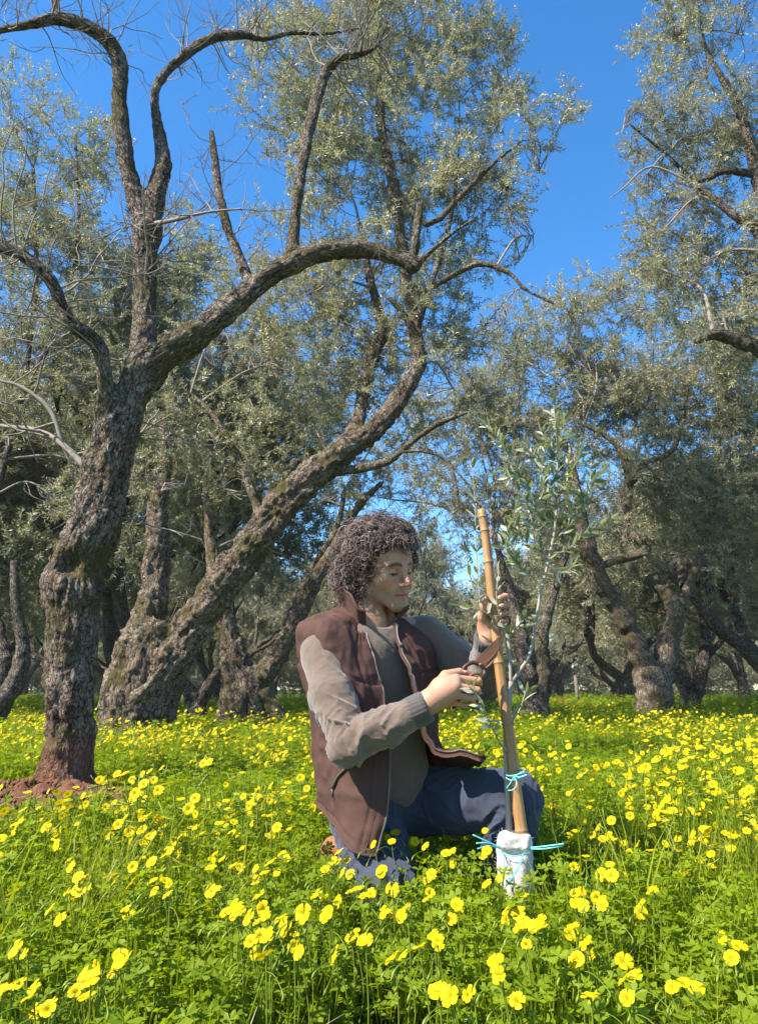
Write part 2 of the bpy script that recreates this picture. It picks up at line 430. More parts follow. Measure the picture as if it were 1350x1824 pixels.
class Tree:
    """chains: list of lists of (px, py, Y, width_px) ; first chain is the trunk"""
    def __init__(s, name, label, chains, group=None, base=None):
        s.ch = [np.array([[*P(a, b, Y), w * 0.5 * Y / FPX] for a, b, Y, w in c]) for c in chains]
        b = s.ch[0][0][:3].copy() if base is None else np.array(base, float)
        s.root = empty(name, (b[0], b[1], 0.0), label, 'olive tree', group)
        s.sm = [catmull(c, 7) for c in s.ch]; s.tw = MB()
        s.nodes = np.vstack([c for c in s.sm])
    def tubes(s, mat, sides=14, lump=0.22, seed=0):
        for i, c in enumerate(s.sm):
            mb = MB(); sd = max(6, int(sides * (1 if i == 0 else 0.75))); cc = catmull(c, 2)
            mb.tube(cc[:, :3], np.maximum(cc[:, 3], 0.004), sd, True, None, lump, seed + i)
            put('trunk' if i == 0 else 'limb', mb.build('limb', mat), s.root)
    def twigs_on(s, rng, chains, n, L=(0.3, 0.9), r=0.006, up=0.8, tmin=0.2):
        """bare shoots growing from a limb"""
        for _ in range(n):
            c = s.sm[rng.choice(chains)]; i = int(rng.uniform(tmin, 0.98) * (len(c) - 2)); p = c[i, :3]; t = norm(c[i + 1, :3] - p)
            d = rng.normal(0, 1, 3); d = norm(d - t * (d @ t)); d = norm(d + np.array([0, 0, up])); s.shoot(rng, p, d, rng.uniform(*L), min(r, c[i, 3] * 0.5) * rng.uniform(0.6, 1.2), 2)
    def shoot(s, rng, p, d, L, r, lev):
        n = 6; q = [np.array(p)]
        for i in range(n): d = norm(d + rng.normal(0, 0.2, 3) + np.array([0, 0, 0.04])); q.append(q[-1] + d * L / n)
        q = np.array(q); s.tw.tube(q, np.linspace(r, r * 0.35, n + 1), 4, False)
        if lev > 0:
            for _ in range(rng.integers(1, 4)):
                i = rng.integers(1, n); s.shoot(rng, q[i], norm(d + rng.normal(0, 0.7, 3)), L * rng.uniform(0.3, 0.6), r * 0.6, lev - 1)
    def crown(s, rng, blobs, dens, scl=(0.8, 1.35), gate=0.0, gscale=1.3, branch=True, droop=0.15, fine=5):
        """blobs: (px, py, rx_px, ry_px, Y, depth radius in m). dens = boughs per cubic metre"""
        pts = []; dirs = []
        for (a, b, rx, ry, Y, rz) in blobs:
            c = P(a, b, Y); m = Y / FPX; R3 = np.array([rx * m, rz, ry * m * 1.05]); n = int(dens * 4.19 * R3.prod())
            u = norm(rng.normal(0, 1, (n, 3))) * (rng.uniform(0, 1, (n, 1)) ** 0.42); q = c + u * R3
            keep = (fbm(q * gscale, 5, 3) + 0.35 * vnoise(q * 4.1, 9)) > gate + 0.25 * (np.linalg.norm(u, axis=1) - 0.75)
            q = q[keep]; u = u[keep]; pts.append(q); dirs.append(0.75 * u + np.array([0, 0, 0.45 - droop]) + rng.normal(0, 0.45, u.shape))
            if branch:
                i = np.argmin(np.linalg.norm(s.nodes[:, :3] - c, axis=1) + 0.6 * np.maximum(s.nodes[:, 2] - c[2], 0)); nd = s.nodes[i]
                mid = (nd[:3] + c) / 2 + rng.normal(0, 0.12, 3) * np.linalg.norm(c - nd[:3]) * 0.7 + np.array([0, 0, 0.12])
                r0 = min(nd[3] * 0.6, 0.012 + 0.012 * np.linalg.norm(c - nd[:3])); bp = catmull([nd[:3], mid, c, c + (c - mid) * 0.5], 5)
                s.tw.tube(bp, np.linspace(r0, 0.005, len(bp)), 6, False, None, 0.12)
                for _ in range(fine * 4):
                    if not len(q): break
                    e = q[rng.integers(len(q))]; st = bp[rng.integers(len(bp) // 3, len(bp))]; L = np.linalg.norm(e - st)
                    w = np.array([st, st + (e - st) * 0.35 + rng.normal(0, 0.1, 3) * L, st + (e - st) * 0.7 + rng.normal(0, 0.08, 3) * L, e]); w = catmull(w, 3)
                    s.tw.tube(w, np.linspace(0.004 + 0.004 * L, 0.0022, len(w)), 4, False)
        pts = np.vstack(pts); dirs = np.vstack(dirs); n = len(pts)
        me = scatter_mesh('crown', pts, dir_euler(dirs, rng.uniform(0, 6.28, n)), rng.uniform(*scl, n), rng.integers(0, len(BOUGHS), n))
        o = put('crown', me, s.root, kind='stuff'); add_gn(o, GN_BOUGH); return n
    def end(s, mat=None):
        if s.tw.n: put('twigs', s.tw.build('twigs', mat or TWIG), s.root, kind='stuff')

def sdf_trunk(tree, h, k, seed, extra=None, nlimb_names=True, mat=BARK, soil=None, amp=1.0):
    """the trunk and limbs of a near tree grown as one skin, then cut into trunk and limbs along their chains"""
    cs = [catmull(c, 3) for c in tree.ch]; allp = np.vstack(cs); m = 0.3
    g = SDF(allp[:, :3].min(0) - m, allp[:, :3].max(0) + m, h)
    for c in cs: 
        kk = min(k, 1.0 * c[0, 3])
        g.chain(c[:, :3], np.maximum(c[:, 3], h * 0.9), kk)
    if extra: extra(g)
    v, q = g.mesh(); nr = vnormals(v, q)
    best = np.full(len(v), 1e9); cid = np.zeros(len(v), int); bk = np.zeros_like(v); rloc = np.zeros(len(v))
    for ci, c in enumerate(cs):
        t, A, B = frames(c[:, :3]); s0 = 0
        for i in range(len(c) - 1):
            a, b = c[i, :3], c[i + 1, :3]; ab = b - a; L2 = ab @ ab; w = v - a; u = np.clip(w @ ab / L2, 0, 1); d = w - u[:, None] * ab; r = c[i, 3] + u * (c[i + 1, 3] - c[i, 3])
            ds = np.linalg.norm(d, axis=1) - r + (0.01 if ci else 0); mm = ds < best; best[mm] = ds[mm]; cid[mm] = ci; rloc[mm] = r[mm]; dn = norm(d)
            L = math.sqrt(L2); bb = np.stack([(dn @ A[i]) * r, (dn @ B[i]) * r, (s0 + u * L) * 0.5 + ci * 3.1], 1); bk[mm] = bb[mm]; s0 += L
    big = fbm(bk * np.array([9, 9, 9.0]) , seed, 3); fur = np.abs(vnoise(bk * [34, 34, 22], seed + 3)) + 0.5 * np.abs(vnoise(bk * [70, 70, 45], seed + 5))
    amp_ = np.clip(rloc / 0.16, 0.12, 1.0) * amp
    v = v + nr * (amp_ * (0.02 * big - 0.03 * (0.45 - fur) + 0.012 * fbm(v * 6, seed + 9)))[:, None]
    tone = np.zeros(len(v))
    if soil is not None: tone = np.clip((soil - v[:, 2]) / soil + 0.35 * vnoise(v * 14, 3), 0, 1) * 0.85
    nr = vnormals(v, q); fc = np.array([np.bincount(x).argmax() for x in cid[q]]) if len(q) < 1 else cid[q[:, 0]]
    for ci in range(len(cs)):
        f = q[fc == ci]
        if not len(f): continue
        used, inv = np.unique(f, return_inverse=True); f = inv.reshape(-1, 4)
        me = mesh_np('limb', v[used], f, None, True, [mat], {'bk': bk[used]}, {'tone': tone[used]})
        me.normals_split_custom_set_from_vertices(nr[used].astype(np.float32))
        put('trunk' if ci == 0 else 'limb', me, tree.root)
    return v

# ------------------------------------------------------------------ ground and soil
def ground_mat():
    N = NT('meadow_ground'); g = N.n('ShaderNodeNewGeometry').outputs['Position']
    a = N.noise(g, 1.6, 6, 0.7); b = N.noise(g, 23, 5, 0.7)
    c = N.mix(a, (0.03, 0.055, 0.008), (0.075, 0.12, 0.012)); c = N.mix(N.ramp(b, [(0.45, 0.0), (0.7, 0.7)]), c, (0.05, 0.035, 0.02))
    return N.finish(N.bsdf(c, 0.95, 0.1, N.bump(b, 0.6, 0.03)))
n = 90; xs = np.concatenate([-np.geomspace(700, 3, 30), np.linspace(-2.7, 2.7, 20), np.geomspace(3, 700, 30)]); ys = np.concatenate([-np.geomspace(300, 2, 14), np.linspace(-1.5, 12, 40), np.geomspace(12.5, 900, 34)])
X, Y = np.meshgrid(xs, ys, indexing='ij'); Z = 0.03 * vnoise(np.stack([X.ravel() * 0.5, Y.ravel() * 0.5, 0 * X.ravel()], 1), 4).reshape(X.shape) * np.clip(Y / 6 - 0.3, 0, 1) - 0.01
V = np.stack([X, Y, Z], -1).reshape(-1, 3); I, J = np.meshgrid(np.arange(len(xs) - 1), np.arange(len(ys) - 1), indexing='ij'); k = (I * len(ys) + J).ravel()
gr = link('ground', mesh_np('ground', V, np.stack([k, k + len(ys), k + len(ys) + 1, k + 1], 1), None, True, [ground_mat()]), kind='structure')

# ------------------------------------------------------------------ the near tree (bare, pruned)
rng = np.random.default_rng(3)
t1 = Tree('olive_tree', 'big pruned nearly leafless old olive tree rising from red soil at left', [
    [(108, 1450, 4.4, 95), (114, 1405, 4.4, 81), (122, 1300, 4.4, 75), (128, 1180, 4.4, 78), (131, 1090, 4.4, 83), (138, 1015, 4.4, 88), (163, 950, 4.4, 83), (188, 870, 4.4, 75), (208, 795, 4.4, 68), (228, 725, 4.4, 64), (252, 660, 4.4, 61)],
    [(182, 800, 4.4, 40), (186, 735, 4.32, 32), (186, 660, 4.25, 26), (172, 610, 4.2, 26), (122, 570, 4.1, 24), (90, 500, 4.05, 23), (40, 455, 4.0, 22), (-20, 430, 3.95, 20), (-80, 380, 3.9, 15)],
    [(250, 660, 4.42, 52), (258, 590, 4.45, 46), (258, 500, 4.48, 46), (262, 410, 4.5, 44)],
    [(258, 420, 4.5, 40), (240, 350, 4.5, 34), (222, 270, 4.48, 32), (213, 190, 4.45, 30), (214, 120, 4.45, 32), (195, 75, 4.4, 30), (150, 45, 4.35, 26), (100, 34, 4.3, 24), (45, 45, 4.25, 17), (-30, 62, 4.2, 13), (-90, 90, 4.15, 8)],
    [(265, 420, 4.5, 40), (278, 350, 4.55, 39), (290, 290, 4.6, 34), (282, 225, 4.62, 22), (276, 165, 4.65, 17), (300, 125, 4.7, 17), (340, 90, 4.75, 20), (380, 68, 4.8, 20), (430, 62, 4.85, 17), (470, 70, 4.9, 11), (520, 58, 4.95, 9), (580, 60, 5.0, 7), (650, 48, 5.05, 5)],
    [(255, 670, 4.4, 56), (300, 632, 4.38, 52), (350, 598, 4.36, 49), (420, 540, 4.35, 44), (480, 492, 4.35, 39), (545, 458, 4.35, 37), (600, 446, 4.35, 33), (660, 446, 4.35, 32), (712, 462, 4.35, 28), (738, 474, 4.35, 25)],
    [(732, 476, 4.35, 22), (740, 430, 4.36, 18), (748, 366, 4.38, 16)],
    [(738, 474, 4.35, 16), (765, 450, 4.33, 11), (800, 420, 4.3, 8), (850, 385, 4.28, 5)],
    [(524, 468, 4.35, 30), (522, 430, 4.36, 24), (530, 350, 4.4, 22), (545, 260, 4.43, 22), (563, 180, 4.46, 24), (580, 130, 4.5, 23), (605, 104, 4.5, 18), (640, 97, 4.52, 14), (668, 84, 4.54, 8), (690, 40, 4.56, 5)],
    [(446, 512, 4.36, 22), (430, 465, 4.4, 20), (405, 405, 4.45, 18), (390, 340, 4.5, 16), (383, 280, 4.52, 15), (377, 236, 4.55, 11)],
    [(105, 34, 4.3, 16), (100, 10, 4.28, 14), (88, -30, 4.25, 11), (80, -80, 4.2, 7)],
])
def t1x(g):
    p = P(100, 1030, 4.36); g.ell(P(104, 1040, 4.38), (0.11, 0.13, 0.13), None, 0.08)           # burl at the left of the trunk
    g.ell(P(118, 1005, 4.24), (0.055, 0.07, 0.075), None, 0.05, 'sub')                          # the rotted hollow below the bend
    g.ell(P(136, 1075, 4.2), (0.03, 0.05, 0.09), None, 0.05, 'sub')
    g.cone(P(70, 1440, 4.35), P(108, 1395, 4.36), 0.07, 0.05, 0.12); g.cone(P(160, 1440, 4.4), P(135, 1390, 4.4), 0.06, 0.04, 0.12); g.cone(P(120, 1465, 4.15), P(118, 1390, 4.32), 0.06, 0.05, 0.12)
    g.ell(P(160, 830, 4.33), (0.05, 0.05, 0.09), None, 0.06); g.ell(P(262, 405, 4.4), (0.05, 0.05, 0.06), None, 0.06)
sdf_trunk(t1, 0.0105, 0.12, 1, t1x, soil=0.42)
t1.twigs_on(rng, [4], 48, (0.25, 0.8), 0.006, 0.7, 0.45); t1.twigs_on(rng, [8], 40, (0.3, 0.9), 0.007, 0.4, 0.55); t1.twigs_on(rng, [3], 34, (0.3, 0.8), 0.006, 0.5, 0.4)
t1.twigs_on(rng, [2], 16, (0.3, 0.9), 0.007, 0.2, 0.6); t1.twigs_on(rng, [9], 20, (0.2, 0.6), 0.005, 0.5); t1.twigs_on(rng, [1], 30, (0.3, 0.9), 0.007, 0.1, 0.3); t1.twigs_on(rng, [0], 7, (0.3, 0.8), 0.007, 0.1, 0.6); t1.twigs_on(rng, [10], 14, (0.3, 0.7), 0.005, 0.4); t1.twigs_on(rng, [5], 8, (0.2, 0.5), 0.004, 0.5)
for c in ([(170, 850, 4.42, 14), (110, 790, 4.5, 12), (60, 765, 4.6, 9), (0, 758, 4.7, 7), (-60, 740, 4.75, 5)], [(112, 790, 4.5, 10), (90, 730, 4.5, 9), (40, 690, 4.5, 7), (0, 678, 4.5, 5)], [(262, 400, 4.45, 10), (310, 392, 4.3, 9), (370, 378, 4.2, 6), (430, 372, 4.15, 4)]):
    c = catmull(np.array([[*P(a, b, Y), w * 0.5 * Y / FPX] for a, b, Y, w in c]), 5); t1.tw.tube(c[:, :3], c[:, 3], 6, False, None, 0.15)
    for _ in range(5): i = rng.integers(2, len(c)); t1.shoot(rng, c[i, :3], norm(rng.normal(0, 1, 3) + [0, 0, 0.4]), rng.uniform(0.3, 0.8), c[i, 3] * 0.6, 2)
t1.end()
print('t1', time.time() - T0)

# ------------------------------------------------------------------ the leaning tree behind it
t2 = Tree('olive_tree', 'leaning old olive tree with thick twin trunk and tall crown behind the pruned one', [
    [(236, 1340, 8.5, 143), (238, 1300, 8.5, 116), (243, 1230, 8.5, 99), (255, 1170, 8.5, 86), (262, 1120, 8.5, 58), (272, 1060, 8.5, 45), (282, 980, 8.5, 39), (284, 900, 8.55, 31), (296, 820, 8.7, 22), (290, 740, 8.8, 15)],
    [(268, 1250, 8.45, 76), (320, 1150, 8.4, 61), (385, 1058, 8.35, 58), (440, 985, 8.3, 58), (500, 905, 8.25, 56), (560, 845, 8.2, 52), (615, 800, 8.2, 45), (668, 765, 8.2, 37), (712, 710, 8.2, 32), (745, 650, 8.2, 30), (742, 600, 8.25, 22), (728, 520, 8.3, 22), (714, 430, 8.4, 22), (698, 320, 8.5, 21), (680, 230, 8.6, 19), (673, 120, 8.7, 15), (672, 0, 8.8, 12), (668, -120, 8.9, 7)],
    [(618, 800, 8.2, 31), (640, 740, 8.4, 26), (650, 680, 8.6, 25), (668, 620, 8.7, 26), (680, 580, 8.8, 22), (660, 500, 9, 15), (640, 400, 9.1, 10)],
    [(575, 842, 8.2, 18), (630, 836, 8.15, 17), (690, 822, 8.05, 15), (730, 790, 8.0, 11), (780, 755, 7.8, 11), (830, 735, 7.7, 7)],
    [(715, 805, 7.92, 8), (760, 805, 7.85, 7), (800, 825, 7.8, 5), (815, 880, 7.75, 3)],
    [(742, 610, 8.2, 14), (720, 560, 8.15, 11), (690, 530, 8.1, 8)],
    [(735, 530, 8.3, 14), (790, 500, 8.1, 12), (850, 470, 7.9, 11), (905, 485, 7.8, 9), (935, 515, 7.75, 7), (985, 540, 7.7, 3)],
    [(470, 935, 8.3, 22), (440, 850, 8.4, 15), (410, 790, 8.5, 14), (380, 740, 8.6, 10), (340, 700, 8.7, 7)],
    [(740, 600, 8.25, 12), (770, 500, 8.4, 11), (800, 400, 8.6, 10), (815, 300, 8.8, 7), (818, 180, 9, 4)],
    [(700, 330, 8.5, 10), (760, 400, 8.3, 12), (830, 340, 8.2, 11), (880, 290, 8.1, 9), (930, 250, 8.0, 5)],
    [(225, 1262, 8.3, 23), (262, 1225, 8.05, 12), (290, 1185, 7.98, 8)],
])
def t2x(g):
    g.cone(P(192, 1330, 8.3), P(235, 1265, 8.4), 0.11, 0.10, 0.08); g.cone(P(276, 1345, 8.3), P(258, 1280, 8.4), 0.12, 0.12, 0.1)
    g.ell(P(275, 1120, 8.3), (0.12, 0.1, 0.12), None, 0.1); g.ell(P(250, 1290, 8.0), (0.12, 0.2, 0.1), None, 0.05, 'sub')
sdf_trunk(t2, 0.021, 0.2, 11, t2x, mat=BARK2, amp=1.5)
rng = np.random.default_rng(5)
nb = t2.crown(rng, [(540, 150, 95, 150, 9, 1.1), (640, 60, 110, 100, 9, 1.2), (760, 90, 110, 130, 9, 1.2), (890, 150, 110, 120, 8.8, 1.1), (960, 290, 60, 120, 8.6, 0.8), (840, 330, 140, 120, 8.6, 1.2), (600, 330, 130, 140, 9, 1.2), (720, 260, 130, 130, 8.9, 1.2), (940, 420, 80, 60, 8.3, 0.7), (700, 470, 170, 90, 8.8, 1.2), (560, 520, 140, 110, 9, 1.2), (700, 600, 140, 90, 8.9, 1.0), (480, 650, 120, 120, 9, 1.0), (620, 690, 110, 70, 9, 0.9), (800, 680, 90, 90, 8.6, 0.8), (380, 600, 110, 130, 9.2, 1.0), (380, 800, 110, 90, 9.2, 0.9), (510, 270, 70, 120, 8.9, 0.8), (680, -10, 190, 60, 9, 1.0), (240, 880, 80, 110, 9.1, 0.8), (880, 560, 60, 60, 8.2, 0.5), (290, 870, 60, 60, 8.3, 0.5), (330, 940, 60, 50, 8.6, 0.5), (300, 780, 70, 70, 8.2, 0.5)], 26, gate=0.02)
t2.end(); print('t2 boughs', nb, time.time() - T0)

# ------------------------------------------------------------------ mid-distance trees traced limb by limb
t3 = Tree('olive_tree', 'hollow-trunked olive tree splitting into two bare stems behind the kneeling man', [
    [(425, 1318, 10.2, 92), (428, 1285, 10.2, 74), (432, 1240, 10.2, 66), (422, 1190, 10.2, 48), (405, 1130, 10.2, 36), (392, 1070, 10.2, 32), (380, 1000, 10.3, 24), (372, 930, 10.4, 16), (365, 850, 10.5, 10)],
    [(446, 1250, 10.15, 50), (468, 1205, 10.1, 38), (505, 1145, 10.0, 32), (540, 1080, 9.95, 28), (562, 1030, 9.9, 24), (590, 985, 9.9, 20), (640, 900, 9.9, 14), (680, 860, 9.9, 9)],
    [(520, 1120, 9.98, 22), (540, 1050, 10.0, 18), (565, 1000, 10.1, 14), (600, 940, 10.2, 10), (615, 870, 10.2, 9)],
])
def t3x(g):
    g.cone(P(470, 1300, 9.9), P(450, 1230, 10.0), 0.11, 0.1, 0.1); g.cone(P(400, 1312, 10.0), P(420, 1240, 10.1), 0.1, 0.08, 0.1); g.ell(P(437, 1265, 9.85), (0.05, 0.15, 0.3), None, 0.06, 'sub')
sdf_trunk(t3, 0.028, 0.15, 21, t3x, mat=BARK2, amp=1.4)
t3.crown(rng, [(420, 880, 90, 70, 10.6, 0.8), (560, 900, 60, 50, 10.4, 0.6), (560, 760, 110, 80, 11.5, 0.9), (440, 720, 110, 90, 11.5, 0.9), (650, 720, 90, 80, 11.6, 0.8), (480, 980, 50, 40, 10.8, 0.5), (640, 860, 60, 40, 10.2, 0.5)], 12, gate=0.1, droop=0.4); t3.end()
st = empty('tree_stump', P(492, 1310, 10.0) * [1, 1, 0], 'cut slanting grey olive stump beside the hollow-trunked tree', 'stump')
mb = MB(); c = catmull(np.array([[*P(a, b, Y), w * .5 * Y / FPX] for a, b, Y, w in [(505, 1318, 10, 44), (494, 1285, 10, 38), (478, 1252, 10, 32), (466, 1232, 10, 26)]]), 5); mb.tube(c[:, :3], c[:, 3], 14, True, None, 0.2, 4); put('stump_wood', mb.build('stump', BARK2), st)

t4 = Tree('olive_tree', 'small dark forked olive tree low between the leaning and the hollow trunks', [
    [(352, 1316, 11.5, 50), (350, 1280, 11.5, 40), (348, 1248, 11.5, 34), (330, 1218, 11.5, 20), (310, 1195, 11.5, 16), (285, 1150, 11.5, 10)],
    [(352, 1252, 11.5, 28), (375, 1215, 11.5, 20), (395, 1180, 11.5, 16), (400, 1110, 11.6, 12), (405, 1040, 11.8, 8)]])
t4.tubes(BARKF, 12); t4.crown(rng, [(330, 1060, 80, 50, 12, 0.7), (380, 960, 110, 80, 12.4, 1.0), (320, 870, 110, 80, 12.5, 1.0), (220, 780, 110, 100, 12.5, 1.0), (240, 960, 100, 70, 12.5, 0.9)], 15, gate=0.0); t4.end(TWIG)

t5 = Tree('olive_tree', 'spreading V-forked olive tree behind the sapling on the right', [
    [(1168, 1300, 13, 84), (1166, 1270, 13, 64), (1164, 1230, 13, 58), (1160, 1190, 13, 54)],
    [(1158, 1215, 13, 44), (1125, 1130, 12.9, 34), (1092, 1075, 12.8, 32), (1062, 1020, 12.7, 34), (1042, 960, 12.7, 30), (1030, 890, 12.8, 18), (1015, 810, 13, 12)],
    [(1172, 1210, 13, 46), (1192, 1140, 13, 36), (1202, 1095, 13, 34), (1185, 1060, 13, 26), (1150, 1030, 13, 18)],
    [(1062, 1010, 12.7, 12), (1150, 980, 12.8, 16), (1128, 950, 12.9, 20), (1115, 900, 13, 18), (1120, 850, 13, 16), (1095, 790, 13, 12), (1040, 755, 13, 8)],
    [(1124, 860, 13, 13), (1150, 825, 12.9, 11), (1190, 808, 12.8, 10), (1210, 770, 12.8, 8), (1228, 670, 12.9, 5)],
    [(1195, 1110, 13, 20), (1240, 1010, 13.2, 15), (1270, 900, 13.4, 11), (1280, 780, 13.6, 7)]])
t5.tubes(BARK2, 16, 0.25, 3)
nb = t5.crown(rng, [(1110, 540, 80, 80, 13.5, 1.1), (1180, 680, 140, 110, 13.5, 1.4), (1290, 720, 110, 120, 13.5, 1.3), (1080, 720, 110, 90, 13.4, 1.1), (1020, 620, 90, 90, 13.6, 1.1), (930, 640, 90, 90, 13.8, 1.1), (1180, 860, 150, 80, 13.5, 1.2), (1290, 920, 110, 110, 13.4, 1.2), (980, 790, 90, 80, 13.6, 1.0), (1100, 930, 80, 60, 13.3, 0.8), (1200, 1000, 80, 40, 13.4, 0.8), (1240, 590, 90, 60, 13.8, 1.0), (1000, 950, 60, 90, 13.6, 0.8), (1330, 640, 70, 90, 13.2, 1.0), (1060, 640, 80, 80, 13.2, 1.0)], 23, gate=-0.1, scl=(0.9, 1.5)); t5.end(); print('t5', nb)

t6 = Tree('olive_tree', 'two-stemmed dark olive tree just right of the bamboo stake', [
    [(960, 1305, 12.5, 62), (958, 1275, 12.5, 46), (948, 1230, 12.5, 34), (935, 1180, 12.5, 28), (925, 1120, 12.6, 24), (905, 1040, 12.8, 16), (880, 960, 13, 10)],
    [(962, 1270, 12.45, 30), (968, 1200, 12.45, 26), (965, 1140, 12.5, 24), (985, 1060, 12.6, 16), (1010, 980, 12.8, 10)]])
t6.tubes(BARKF, 14, 0.2, 8); t6.crown(rng, [(860, 820, 100, 100, 13.5, 1.1), (900, 960, 90, 80, 13.4, 1.0), (960, 900, 90, 90, 13.6, 1.0), (800, 900, 80, 80, 13.6, 1.0), (820, 720, 90, 80, 14, 1.0), (880, 700, 90, 90, 14, 1.0), (765, 800, 85, 75, 13.8, 0.9), (700, 890, 70, 55, 14.5, 0.8)], 17, gate=-0.08, scl=(0.9, 1.5)); t6.end()

t7 = Tree('olive_tree', 'slim forked olive tree standing right of the V-forked one', [
    [(1232, 1285, 17, 50), (1230, 1260, 17, 38), (1225, 1235, 17, 30), (1210, 1195, 17, 22), (1195, 1150, 17, 16), (1190, 1080, 17.2, 10)],
    [(1234, 1250, 17, 26), (1252, 1190, 17, 20), (1256, 1130, 17, 17), (1250, 1060, 17.2, 13), (1255, 960, 17.5, 8)],
    [(1252, 1180, 17, 12), (1285, 1140, 17, 9), (1320, 1090, 17, 6)]])
t7.tubes(BARKF, 12, 0.2, 9); t7.crown(rng, [(1220, 1010, 90, 70, 17.5, 1.2), (1310, 1040, 90, 80, 17.5, 1.2), (1260, 930, 110, 80, 18, 1.4), (1340, 940, 80, 90, 17.8, 1.2)], 9, gate=-0.05, scl=(1.0, 1.7)); t7.end()

t8 = Tree('olive_tree', 'olive tree at the left edge with a curved bare stem and hanging foliage', [
    [(-45, 1330, 9.5, 70), (-20, 1290, 9.5, 48), (10, 1245, 9.5, 38), (32, 1205, 9.5, 32), (42, 1160, 9.5, 25), (36, 1110, 9.5, 20), (28, 1070, 9.5, 17), (26, 1000, 9.6, 12)],
    [(-15, 1290, 9.5, 40), (0, 1230, 9.6, 30), (8, 1180, 9.6, 28), (0, 1130, 9.7, 22), (-20, 1040, 9.8, 18), (-10, 900, 10, 14), (40, 700, 10.2, 12), (65, 500, 10.4, 10), (60, 300, 10.6, 7)],
    [(-5, 880, 10, 14), (-60, 700, 10, 12), (-120, 500, 10.2, 9), (-140, 300, 10.4, 6)],
    [(35, 720, 10.2, 11), (110, 560, 10.1, 9), (140, 420, 10.2, 7), (135, 240, 10.4, 5)]])
t8.tubes(BARKF, 12, 0.2, 12)
nb = t8.crown(rng, [(70, 250, 75, 120, 10.6, 1.0), (140, 320, 75, 170, 10.5, 0.9), (30, 420, 130, 120, 10.6, 1.1), (150, 500, 110, 110, 10.5, 1.0), (50, 600, 130, 120, 10.4, 1.1), (160, 680, 110, 110, 10.3, 1.0), (40, 780, 130, 100, 10.3, 1.0), (150, 830, 100, 80, 10.3, 0.8), (-80, 500, 110, 250, 10.5, 1.2), (90, 880, 80, 50, 10.0, 0.6), (20, 180, 50, 70, 10.5, 0.7), (250, 560, 90, 120, 10.6, 0.9), (330, 460, 70, 80, 10.6, 0.7)], 21, gate=0.05, scl=(0.8, 1.35)); t8.end(); print('t8', nb)

t9 = Tree('olive_tree', 'dense dark olive crown overhanging from the right edge against the sky', [
    [(1580, 1395, 7.0, 150), (1560, 1200, 7.0, 120), (1530, 950, 7.1, 100), (1500, 750, 7.2, 80)],
    [(1510, 780, 7.2, 60), (1440, 690, 7.1, 44), (1350, 622, 7.0, 30), (1310, 606, 7.0, 28), (1270, 596, 6.95, 22), (1238, 608, 6.9, 10)],
    [(1500, 760, 7.2, 60), (1440, 560, 7.2, 44), (1390, 460, 7.2, 34), (1345, 400, 7.2, 28), (1310, 385, 7.2, 18), (1240, 330, 7.3, 10)],
    [(1400, 480, 7.2, 30), (1350, 320, 7.3, 26), (1330, 240, 7.3, 20), (1310, 180, 7.4, 17), (1280, 130, 7.4, 13), (1255, 80, 7.5, 7), (1240, -20, 7.6, 4)],
    [(1345, 310, 7.3, 16), (1290, 305, 7.3, 14), (1240, 320, 7.35, 10), (1180, 270, 7.4, 6), (1120, 220, 7.4, 4)]])
t9.tubes(BARKF, 16, 0.2, 15)
nb = t9.crown(rng, [(1210, 60, 65, 75, 7.6, 0.7), (1260, 130, 80, 70, 7.5, 0.8), (1310, 60, 60, 90, 7.6, 0.8), (1160, 220, 65, 45, 7.4, 0.6), (1240, 240, 85, 70, 7.4, 0.8), (1110, 225, 45, 28, 7.4, 0.4), (1330, 230, 70, 100, 7.6, 0.8), (1160, 300, 65, 45, 7.4, 0.5), (1110, 335, 35, 18, 7.4, 0.3), (1240, 350, 85, 60, 7.4, 0.8), (1190, 400, 60, 45, 7.4, 0.5), (1320, 400, 80, 90, 7.6, 0.9), (1250, 470, 75, 70, 7.4, 0.7), (1330, 510, 60, 70, 7.3, 0.7), (1180, 480, 40, 60, 7.4, 0.4), (1300, 560, 70, 45, 7.0, 0.5), (1420, 300, 110, 300, 7.8, 1.1), (1420, 560, 90, 120, 7.4, 0.8)], 100, gate=-0.02, gscale=1.8, scl=(0.6, 1.0), droop=0.3); t9.end(); print('t9', nb, time.time() - T0)

